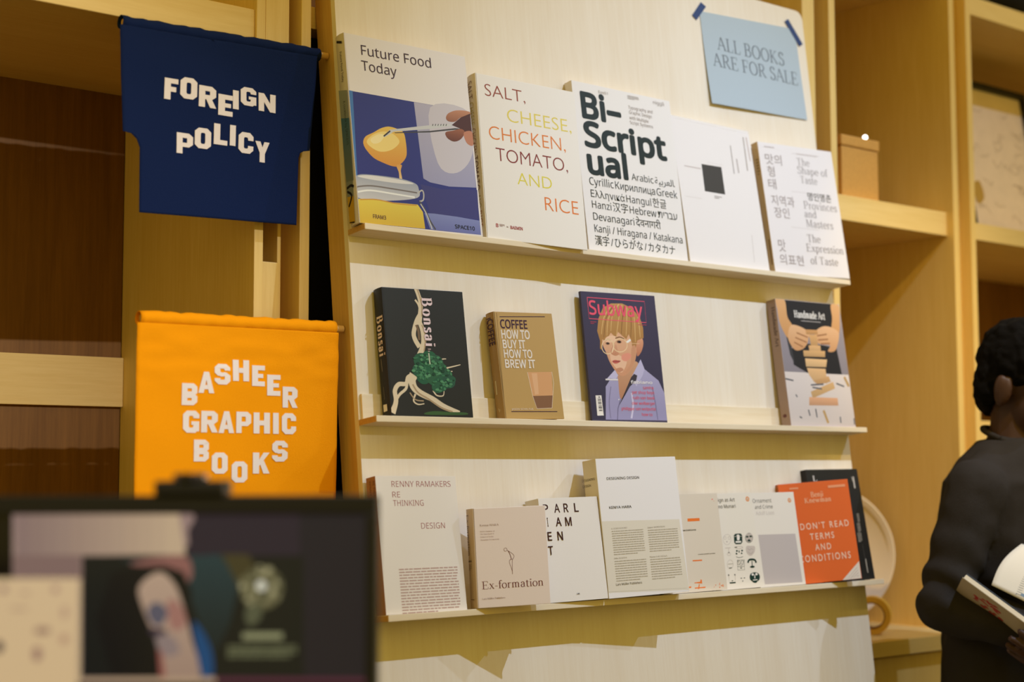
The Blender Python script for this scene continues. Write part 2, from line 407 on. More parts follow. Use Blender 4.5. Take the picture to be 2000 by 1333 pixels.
def ink_from(entries, seed=1):
    """returns (picture ink, lettering ink)"""
    pic, let = Ink(), Ink(); rnd = random.Random(seed)
    for n, e in enumerate(entries):
        k = e[0]; ink = let if k in 'tb' else pic; ink.k += 1
        if k == 't': ink_text(ink, e[2], e[1], e[3], e[4], e[5], e[6])
        elif k == 'p':
            pts = [tuple(q) for q in e[2]]; pts = smooth_closed(pts) if e[3] else pts
            if len(e) > 4:                                     # two printed tones, blended from top to bottom
                ys = [q[1] for q in pts]; a, b = max(ys), min(ys)
                cols = [tuple(e[1][d] + (e[4][d]-e[1][d]) * (a-q[1])/max(1e-6, a-b) for d in range(3)) for q in pts]
                ink.poly(pts, e[1], cols=cols)
            else: ink.poly(pts, e[1])
        elif k == 'l':
            pts = [tuple(q) for q in e[2]]; pts = smooth_open(pts) if e[5] else pts
            ink_stroke(ink, pts, e[3], e[4], e[1])
        elif k == 'e':
            ink.poly([(e[2][0]+e[3]*math.cos(t), e[2][1]+e[4]*math.sin(t)) for t in (2*math.pi*i/18 for i in range(18))], e[1])
        elif k == 'b':                                         # lines too small to read: strips the length of words
            (x0, y0), (x1, y1), rows, th, short = e[2], e[3], e[4], e[5], e[6]
            H = (y0-y1)/rows
            for r in range(rows):
                yc = y0 - H*(r+.5); hh = abs(H)*th/2; x = x0; end = x1 if (r < rows-1 or rows == 1) else x0+(x1-x0)*(short or 1)
                if not short: ink.poly([(x0,yc-hh),(x1,yc-hh),(x1,yc+hh),(x0,yc+hh)], e[1]); continue
                while x < end - (x1-x0)*.02:
                    wl = min(end-x, (x1-x0)*rnd.uniform(.04,.15))
                    ink.poly([(x,yc-hh),(x+wl,yc-hh),(x+wl,yc+hh),(x,yc+hh)], e[1]); x += wl+(x1-x0)*.014
    return pic, let

# ------------------------------------------------------------------ room
struct('floor', boxes((-4, 5, -4.5, 1.0, FLOOR-0.1, FLOOR), bev=0), mat('floor_boards', (66, 50, 34), 0.5, 0.1, 30, 0.2))
struct('wall_back', boxes((-4, 5, 0.64, 0.8, FLOOR, 1.9), bev=0), mat('wall_paint', (150, 120, 70), 0.8, 0.1, 60, 0.05))

# ------------------------------------------------------------------ built-in shelving behind the stand
FY, BY = 0.116, 0.605          # front and back of the units
KF = (FY - CAM['loc'][1]) / (0.17 - CAM['loc'][1])
fx = lambda x: CAM['loc'][0] + (x - CAM['loc'][0]) * KF     # widths and heights were measured on a plane at y = 0.17
fz = lambda z: CAM['loc'][2] + (z - CAM['loc'][2]) * KF
TOPZ = 1.62
I4 = Matrix()
def shelf_thing(name, label, x):
    return root(name, label, 'shelving', Matrix.Translation((x, FY, FLOOR)))
def part(name, par, m, *bs, bev=0.0015):
    o = obj(name, boxes(*bs, bev=bev), m)
    o.parent = par; o.matrix_parent_inverse = par.matrix_world.inverted()
    return o
u1 = shelf_thing('shelving_unit', 'maple shelving bay at far left, behind the two cloth banners', -0.7)
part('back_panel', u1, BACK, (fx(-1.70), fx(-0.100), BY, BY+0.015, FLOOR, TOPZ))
part('side_panel', u1, CAB, (fx(-0.100), fx(-0.083), FY, BY, FLOOR, TOPZ))
part('shelf', u1, CABX, (fx(-1.70), fx(-0.1005), FY+0.006, BY, fz(0.656), fz(0.714)))
part('light_strip_board', u1, CABX, (fx(-1.70), fx(-0.1005), BY-0.012, BY-0.0005, 0.047, 0.139))  # pale board added in place of a strip of light on the back
part('header_board', u1, CAB, (fx(-0.083)+0.0003, fx(-0.036), FY, FY+0.018, fz(0.42), TOPZ))
part('filler_board', u1, CAB, (fx(-0.083), fx(-0.044), FY+0.012, FY+0.028, FLOOR, fz(0.283)))  # pale board ends where the banner's shade begins; shade built into the shape
part('filler_back', u1, INNER, (fx(-0.083), fx(-0.0115), FY+0.08, FY+0.095, FLOOR, TOPZ))
part('edge_strip', u1, CAB, (fx(-0.044), fx(-0.037), FY+0.0185, FY+0.0795, FLOOR, TOPZ))
u2 = shelf_thing('shelving_unit', 'maple shelving bay hidden behind the leaning book stand', 0.7)
part('side_panel', u2, CAB, (fx(-0.011), fx(0.0085), FY, BY, FLOOR, TOPZ))
part('side_panel', u2, CAB, (fx(1.327), fx(1.369), FY, BY, FLOOR, TOPZ))
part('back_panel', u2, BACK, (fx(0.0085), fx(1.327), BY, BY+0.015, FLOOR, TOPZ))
part('shelf', u2, CABX, (fx(0.009), fx(1.3265), FY+0.03, BY, fz(0.71), fz(0.75)))
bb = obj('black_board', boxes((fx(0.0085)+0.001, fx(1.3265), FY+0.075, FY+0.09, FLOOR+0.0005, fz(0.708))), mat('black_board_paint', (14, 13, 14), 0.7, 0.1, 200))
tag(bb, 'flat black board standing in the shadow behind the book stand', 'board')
u3 = shelf_thing('shelving_unit', 'maple shelving bay right of the book stand, with counter and kraft box', 1.65)
part('side_panel', u3, CAB, (fx(1.422), fx(1.444), FY, BY, FLOOR, TOPZ))
part('side_panel', u3, CAB, (fx(1.896), fx(1.917), FY, BY, FLOOR, TOPZ))
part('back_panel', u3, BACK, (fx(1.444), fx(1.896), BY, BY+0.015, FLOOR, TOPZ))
part('shelf', u3, CABX, (fx(1.4445), fx(1.8955), FY+0.018, BY, fz(0.512), fz(0.572)))
part('shelf', u3, CABX, (fx(1.4445), fx(1.8955), FY+0.018, BY, fz(1.16), fz(1.21)))
part('counter_top', u3, CABX, (fx(1.4445), fx(1.8955), FY-0.03, BY, fz(-0.502), fz(-0.466)))
part('door', u3, CAB, (fx(1.4455), fx(1.842), FY-0.005, FY+0.015, FLOOR+0.08, fz(-0.509)))
u4 = shelf_thing('shelving_unit', 'maple shelving bay at far right, behind the standing person', 2.4)
part('side_panel', u4, CAB, (fx(1.968), fx(1.990), FY, BY, FLOOR, TOPZ))
part('filler_board', u4, CAB, (fx(1.917), fx(1.968), FY+0.03, FY+0.045, FLOOR, TOPZ))
part('back_panel', u4, BACK, (fx(1.990), fx(3.0), BY, BY+0.015, FLOOR, TOPZ))
part('shelf', u4, CABX, (fx(1.9905), fx(3.0), FY+0.01, BY, fz(0.512), fz(0.556)))
part('shelf', u4, CABX, (fx(1.9905), fx(3.0), FY+0.01, BY, fz(1.10), fz(1.15)))
part('shelf', u4, CABX, (fx(1.9905), fx(3.0), FY+0.01, BY, fz(-0.010), fz(0.050)))
part('side_panel', u4, CAB, (fx(3.0), fx(3.02), FY, BY, FLOOR, TOPZ))

# ------------------------------------------------------------------ leaning book stand
W = 1.25
sm = frame(pan(0, 0, 0), PX, -PN, PU)               # local: x right, y into the panel, z up the panel
stand = root('display_stand', 'tall pale plywood book stand with three narrow ledges, leaning on the shelving', 'display stand', sm)
PB_ = -1.455
def spart(name, m, *bs, bev=0.001, parent=None):
    o = obj(name, boxes(*bs, bev=bev), m, parent or stand)
    return o
bm = bmesh.new()
# front sheet with rounded upper corners
rc = 0.02; TP = DIM['top']; pts = [(0, PB_), (W, PB_)] + [(W-rc+rc*math.cos(a), TP-rc+rc*math.sin(a)) for a in (math.pi/2*k/6 for k in range(7))] + [(rc-rc*math.sin(a), TP-rc+rc*math.cos(a)) for a in (math.pi/2*k/6 for k in range(7))]
fv = [bm.verts.new((x, 0, z)) for x, z in pts]; bv = [bm.verts.new((x, 0.012, z)) for x, z in pts]
bm.faces.new(fv); bm.faces.new(list(reversed(bv)))
for i in range(len(pts)): bm.faces.new((fv[i], bv[i], bv[(i+1) % len(pts)], fv[(i+1) % len(pts)]))
obj('front_panel', bm, PLY, stand)
T = DIM['T']
spart('side_rail', SIDE, (0, 0.02, 0.0122, T, PB_, TP-0.025))
spart('side_rail', SIDE, (W-0.02, W, 0.0122, T, PB_, TP-0.025))
spart('cross_rail', SIDE, (0.02, W-0.02, 0.0122, T, TP-0.07, TP-0.025))
spart('cross_rail', SIDE, (0.02, W-0.02, 0.0122, T, PB_, PB_+0.05))
D, t = DIM['d'], DIM['t']
for v in (DIM['s1'], 0.0, -DIM['s3']):
    lg = spart('ledge', PLYX, (0, W, -D, -0.0003, v, v+t))
    spart('back_rail', PLYX, (0.004, W-0.004, -0.0062, -0.0004, v+t, v+t+0.042), parent=lg)
    spart('end_grain', EDGE, (-0.0006, 0.0001, -D+0.0005, -0.0008, v+0.0008, v+t-0.0008), bev=0, parent=lg)

# ------------------------------------------------------------------ books
DATA = {
"future":{"fr":[[-0.006,-0.0074,0.3324],[0.9998,-0.0175,0.0008],[0.002,0.158,0.9874],0.2536,0.3344,0.026],"f":[["p",[46,50,125],[[6.1,230.4],[250.4,230.2],[249.6,2.8],[-4.6,-0.3]],0],["p",[70,120,185],[[0.4,230.9],[7.6,230.7],[-1.7,-1.0],[-6.1,-0.4]],0],["p",[182,176,196],[[132.0,229.9],[252.1,230.1],[249.5,88.9],[190.8,84.2],[150.6,87.1],[137.1,92.4]],0,[160,158,190]],["p",[205,198,208],[[165.8,225.1],[250.2,228.8],[248.6,151.7],[210.5,111.6],[170.9,124.2]],1],["p",[130,138,190],[[132.3,30.4],[168.6,32.4],[249.3,28.6],[249.6,2.8],[141.2,2.4]],0,[110,115,175]],["p",[60,58,120],[[129.9,81.3],[173.8,77.7],[251.1,84.8],[248.7,30.2],[144.4,31.6]],0],["p",[236,196,84],[[20.5,144.0],[26.4,153.3],[42.5,162.3],[58.9,172.1],[75.0,177.1],[92.4,175.4],[103.8,170.8],[107.1,157.5],[106.9,133.3],[100.5,120.5],[89.6,110.6],[85.4,107.4],[73.6,106.9],[58.5,110.1],[39.9,116.2],[27.6,126.4],[21.2,135.7]],1,[222,150,50]],["p",[246,218,130],[[27.5,145.0],[42.2,158.8],[64.2,167.0],[83.5,164.5],[94.0,152.2],[76.7,136.2],[52.8,129.7],[34.2,135.7]],1],["p",[250,232,170],[[35.5,149.5],[52.0,160.2],[63.5,160.1],[54.5,146.9],[40.6,142.3]],1],["p",[225,160,70],[[83.6,109.2],[94.4,111.2],[91.3,100.6],[92.5,85.4],[87.2,83.8],[87.0,96.7]],1,[235,205,150]],["p",[205,205,208],[[61.4,158.1],[76.4,171.8],[162.2,192.2],[204.2,200.7],[214.3,198.6],[161.4,185.1],[84.0,169.4],[64.0,156.7]],0],["p",[70,66,62],[[83.8,168.0],[161.0,181.5],[215.9,194.2],[232.8,195.1],[160.7,178.7],[87.7,167.2]],0],["l",[60,50,45],[[62.6,158.2],[77.0,169.8]],2.61,2.61,0],["l",[95,92,95],[[168.6,195.2],[167.0,191.5]],1.56,1.56,0],["l",[95,92,95],[[174.4,196.1],[172.8,192.3]],1.56,1.56,0],["l",[95,92,95],[[180.3,196.9],[178.6,193.1]],1.56,1.56,0],["l",[95,92,95],[[186.1,197.7],[184.5,194.0]],1.57,1.57,0],["l",[95,92,95],[[192.0,198.6],[190.3,194.8]],1.57,1.57,0],["l",[95,92,95],[[197.8,199.4],[196.2,195.6]],1.57,1.57,0],["p",[196,138,104],[[197.9,210.4],[204.4,220.2],[224.1,228.5],[250.4,229.9],[252.0,222.2],[231.0,216.3],[217.3,206.5],[202.6,205.0]],1,[150,95,65]],["p",[80,40,24],[[209.0,198.9],[231.0,216.3],[252.5,226.6],[252.1,187.8],[236.3,189.2],[228.5,194.5]],0],["p",[160,98,66],[[193.9,183.3],[211.2,189.2],[228.5,194.5],[236.3,189.2],[226.2,175.4],[210.9,168.7],[196.9,173.1]],1,[105,55,30]],["p",[192,128,98],[[234.0,188.2],[252.6,192.2],[252.2,167.5],[238.2,169.9]],1],["p",[160,165,180],[[-10.6,69.9],[3.3,82.5],[29.3,86.3],[87.1,86.5],[118.0,81.6],[125.0,72.2],[121.3,56.4],[71.2,45.8],[13.6,41.2],[-8.1,48.7]],1,[205,202,205]],["p",[225,222,222],[[3.1,80.5],[29.2,85.0],[86.9,84.4],[115.9,80.3],[82.3,77.4],[28.5,77.9]],1],["l",[120,110,105],[[-5.2,60.6],[27.4,66.7],[73.3,66.3],[121.0,64.9]],2.51,2.51,1],["l",[240,240,240],[[0.5,53.0],[26.6,58.6],[72.5,57.7],[115.3,56.4]],2.87,2.87,1],["p",[228,204,72],[[-1.4,40.9],[13.7,42.9],[70.9,42.4],[119.9,44.0],[129.3,31.8],[130.9,2.4],[-2.5,-1.4]],0,[214,176,48]],["l",[205,150,50],[[4.1,40.2],[36.5,43.7],[74.6,41.2],[117.8,42.4]],2.15,2.15,1],["l",[190,185,180],[[123.4,65.2],[131.5,70.5],[134.5,64.7],[132.1,53.5],[124.5,50.0]],2.63,2.63,1],["l",[80,78,82],[[124.5,50.0],[133.9,37.3],[142.9,17.8],[152.5,3.1]],3.0,3.0,1],["l",[200,198,195],[[126.1,46.0],[135.6,30.7],[142.3,12.7],[145.3,3.1]],2.25,2.25,1],["t","FRAM3","b",[92,52,24],[26.7,10.5],[52.7,10.5],6.7],["t","SPACE10","b",[28,30,52],[194.5,9.6],[237.1,9.6],6.6],["t","Future Food","r",[62,34,44],[31.8,299.6],[176.5,299.6],17.9],["t","Today","r",[62,34,44],[29.8,271.6],[101.3,271.6],17.7]],"s":[["p",[150,155,160],[[-3.0,238.7],[26.1,230.8],[16.9,2.9],[-4.1,5.0]],0,[120,130,140]],["p",[70,110,150],[[-0.6,189.3],[24.8,182.1],[21.7,74.2],[0.8,77.4]],0,[110,120,125]],["p",[200,160,50],[[-1.3,51.4],[18.9,47.8],[16.9,2.9],[-4.1,5.0]],0],["l",[30,28,30],[[0.3,65.9],[13.0,67.6],[21.3,63.7]],4.6,4.6,1],["l",[30,28,30],[[0.7,60.8],[13.4,50.2],[2.6,33.6]],4.13,4.13,1],["l",[35,30,28],[[-0.7,27.9],[-3.7,7.2],[15.3,4.0]],2.74,2.74,0],["p",[25,22,25],[[6.8,325.8],[21.8,319.9],[21.2,315.7],[6.2,321.6]],0],["t","Future Food Today","r",[85,70,72],[13.1,302.6],[13.1,248.6],5.7],["t","A cookbook by SPACE10","r",[40,45,50],[11.4,216.0],[11.4,138.5],6.3]]},
"salt":{"fr":[[0.2597,-0.0074,0.3324],[0.9971,-0.0734,-0.0197],[0.0303,0.1465,0.9887],0.2228,0.3074,0.025],"f":[["t","SALT,","l",[150,66,36],[18.0,267.0],[107.0,267.0],23.2],["t","CHEESE,","l",[228,208,84],[63.4,224.7],[208.3,224.7],24.9],["t","CHICKEN,","l",[226,126,40],[20.5,185.8],[191.0,185.8],25.3],["t","TOMATO,","l",[134,44,30],[32.5,146.2],[192.4,146.2],25.2],["t","AND","l",[224,210,64],[75.6,107.6],[152.6,107.6],22.8],["t","RICE","l",[226,120,36],[133.0,65.6],[209.1,65.6],25.9],["t","B","b",[165,40,40],[21.2,22.1],[26.5,22.1],6.4],["b",[120,60,60],[28.7,28.7],[39.8,23.6],3,0.45,0.6],["t","×","r",[110,60,60],[43.5,22.6],[48.0,22.6],4.3],["t","BAEMIN","b",[160,40,44],[52.1,22.0],[78.8,22.0],5.7]],"s":[["t","SALT,","l",[120,80,60],[1.3,295.7],[1.3,258.8],14.3],["t","CHEESE,","l",[190,170,60],[2.2,255.1],[2.2,210.0],14.3],["t","CHICKEN,","l",[150,90,50],[3.3,205.6],[3.3,157.6],14.2],["t","TOMATO,","l",[100,55,45],[4.6,154.0],[4.6,86.3],14.1],["t","AND","l",[180,160,60],[5.6,82.0],[5.6,57.7],14.1],["t","RICE","l",[170,90,40],[6.3,51.3],[6.3,21.5],14.0]]},
"biscript":{"fr":[[0.511,0.0035,0.3311],[1.0,-0.001,-0.0064],[0.0065,0.1493,0.9888],0.2616,0.3377,0.02],"f":[["t","Bi–","x",[22,36,34],[17.9,267.2],[122.2,267.2],49.8],["t","Script","x",[22,36,34],[17.0,210.2],[236.5,210.2],47.9],["t","ual","x",[22,36,34],[17.8,156.1],[123.2,156.1],47.0],["t","Arabic ﺔﻴﺑﺮﻌﻟﺎ","r",[22,36,34],[131.2,156.0],[248.5,156.0],13.4],["t","Cyrillic Кириллица Greek","r",[22,36,34],[18.6,132.6],[251.9,132.6],15.1],["t","Ελληνικά Hangul 한글","r",[22,36,34],[18.9,108.7],[217.9,108.7],14.5],["t","Hanzi 汉字 Hebrew תירבע","r",[22,36,34],[19.1,87.3],[244.8,87.3],14.5],["t","Devanagari देवनागरी","r",[22,36,34],[18.9,63.8],[196.0,63.8],14.4],["t","Kanji / Hiragana / Katakana","r",[22,36,34],[18.8,40.5],[251.6,40.5],14.4],["t","漢字 / ひらがな / カタカナ","r",[22,36,34],[17.1,16.5],[228.2,16.5],14.3],["t","Eps51","r",[165,155,150],[67.5,322.4],[91.8,322.4],5.8],["t","Typography and","r",[165,155,150],[143.7,303.0],[209.5,303.0],6.9],["t","Graphic Design","r",[165,155,150],[144.1,292.8],[206.0,292.8],6.8],["t","with Multiple","r",[165,155,150],[143.7,281.4],[195.3,281.4],6.8],["t","Script Systems","r",[165,155,150],[143.5,271.8],[206.5,271.8],6.8],["t","niggli","r",[165,155,150],[214.3,324.5],[244.6,324.5],7.5],["b",[150,140,138],[144.5,331.8],[175.1,323.4],4,0.4,0.6]],"s":[]},
"white":{"fr":[[0.7751,-0.0004,0.3316],[0.9999,-0.0023,-0.0122],[0.0124,0.1837,0.9829],0.2318,0.3111,0.016],"f":[["p",[62,58,54],[[72.3,216.2],[130.6,217.5],[130.1,158.2],[70.8,157.9]],0],["b",[205,192,188],[21.0,206.9],[67.9,203.7],1,0.8,0],["b",[170,160,156],[96.4,152.4],[118.6,145.4],2,0.6,0.6],["b",[212,200,198],[90.2,222.2],[134.4,223.0],1,0.6,0.6],["l",[160,150,145],[[168.2,270.3],[167.1,208.0]],2.52,2.52,0],["l",[185,174,170],[[181.3,242.8],[181.7,211.6]],3.78,3.78,0],["l",[170,158,150],[[211.9,295.3],[210.2,220.6]],3.2,3.2,0],["l",[205,190,184],[[221.4,296.8],[223.6,243.9]],3.86,3.86,0],["b",[200,188,184],[11.4,139.6],[57.4,140.6],1,0.5,0.6],["l",[205,195,190],[[192.7,79.0],[188.3,19.3]],1.24,1.24,0]],"s":[]},
"taste":{"fr":[[1.0266,0.0015,0.3314],[0.9975,-0.0679,0.0172],[-0.0069,0.15,0.9887],0.2221,0.2854,0.019],"f":[["t","The","sl",[150,140,138],[110.1,244.5],[148.5,244.5],15.8],["t","Shape of","sl",[150,140,138],[108.6,225.8],[201.4,225.8],15.8],["t","Taste","sl",[150,140,138],[113.0,204.9],[164.4,204.9],15.7],["t","Provinces","sl",[150,140,138],[112.0,147.8],[212.7,147.8],16.7],["t","and","sl",[150,140,138],[110.6,129.1],[146.3,129.1],15.5],["t","Masters","sl",[150,140,138],[111.7,107.4],[192.9,107.4],16.6],["t","The","sl",[150,140,138],[108.0,74.2],[147.9,74.2],16.4],["t","Expression","sl",[150,140,138],[101.4,53.3],[214.2,53.3],16.5],["t","of Taste","sl",[150,140,138],[108.9,26.3],[192.4,26.3],16.4],["t","맛의","r",[172,160,158],[16.0,239.8],[64.1,239.8],17.6],["t","형","r",[172,160,158],[17.5,212.8],[38.9,212.8],17.5],["t","태","r",[172,160,158],[15.0,185.1],[37.7,185.1],17.5],["t","지역과","r",[172,160,158],[17.0,149.7],[84.7,149.7],17.4],["t","장인","r",[172,160,158],[20.9,123.4],[65.2,123.4],17.3],["t","맛","r",[172,160,158],[19.0,50.1],[40.3,50.1],20.1],["t","의표현","r",[172,160,158],[17.9,21.8],[87.5,21.8],17.1],["t","명인명촌","r",[70,66,64],[128.0,168.8],[199.7,168.8],13.6],["b",[190,178,176],[17.5,278.2],[47.2,274.7],1,0.5,0.6],["b",[200,188,186],[111.9,271.7],[174.3,267.7],1,0.4,0.6],["l",[215,205,203],[[97.6,269.2],[182.0,270.6]],0.93,0.93,0],["l",[215,205,203],[[80.9,183.2],[164.5,183.3]],0.92,0.92,0],["l",[215,205,203],[[65.6,103.6],[148.2,102.6]],0.91,0.91,0]],"s":[["b",[150,125,95],[8.2,250.4],[14.9,212.9],6,0.5,0.6],["l",[140,115,90],[[13.6,73.5],[13.3,19.2]],2.87,2.87,0]]},
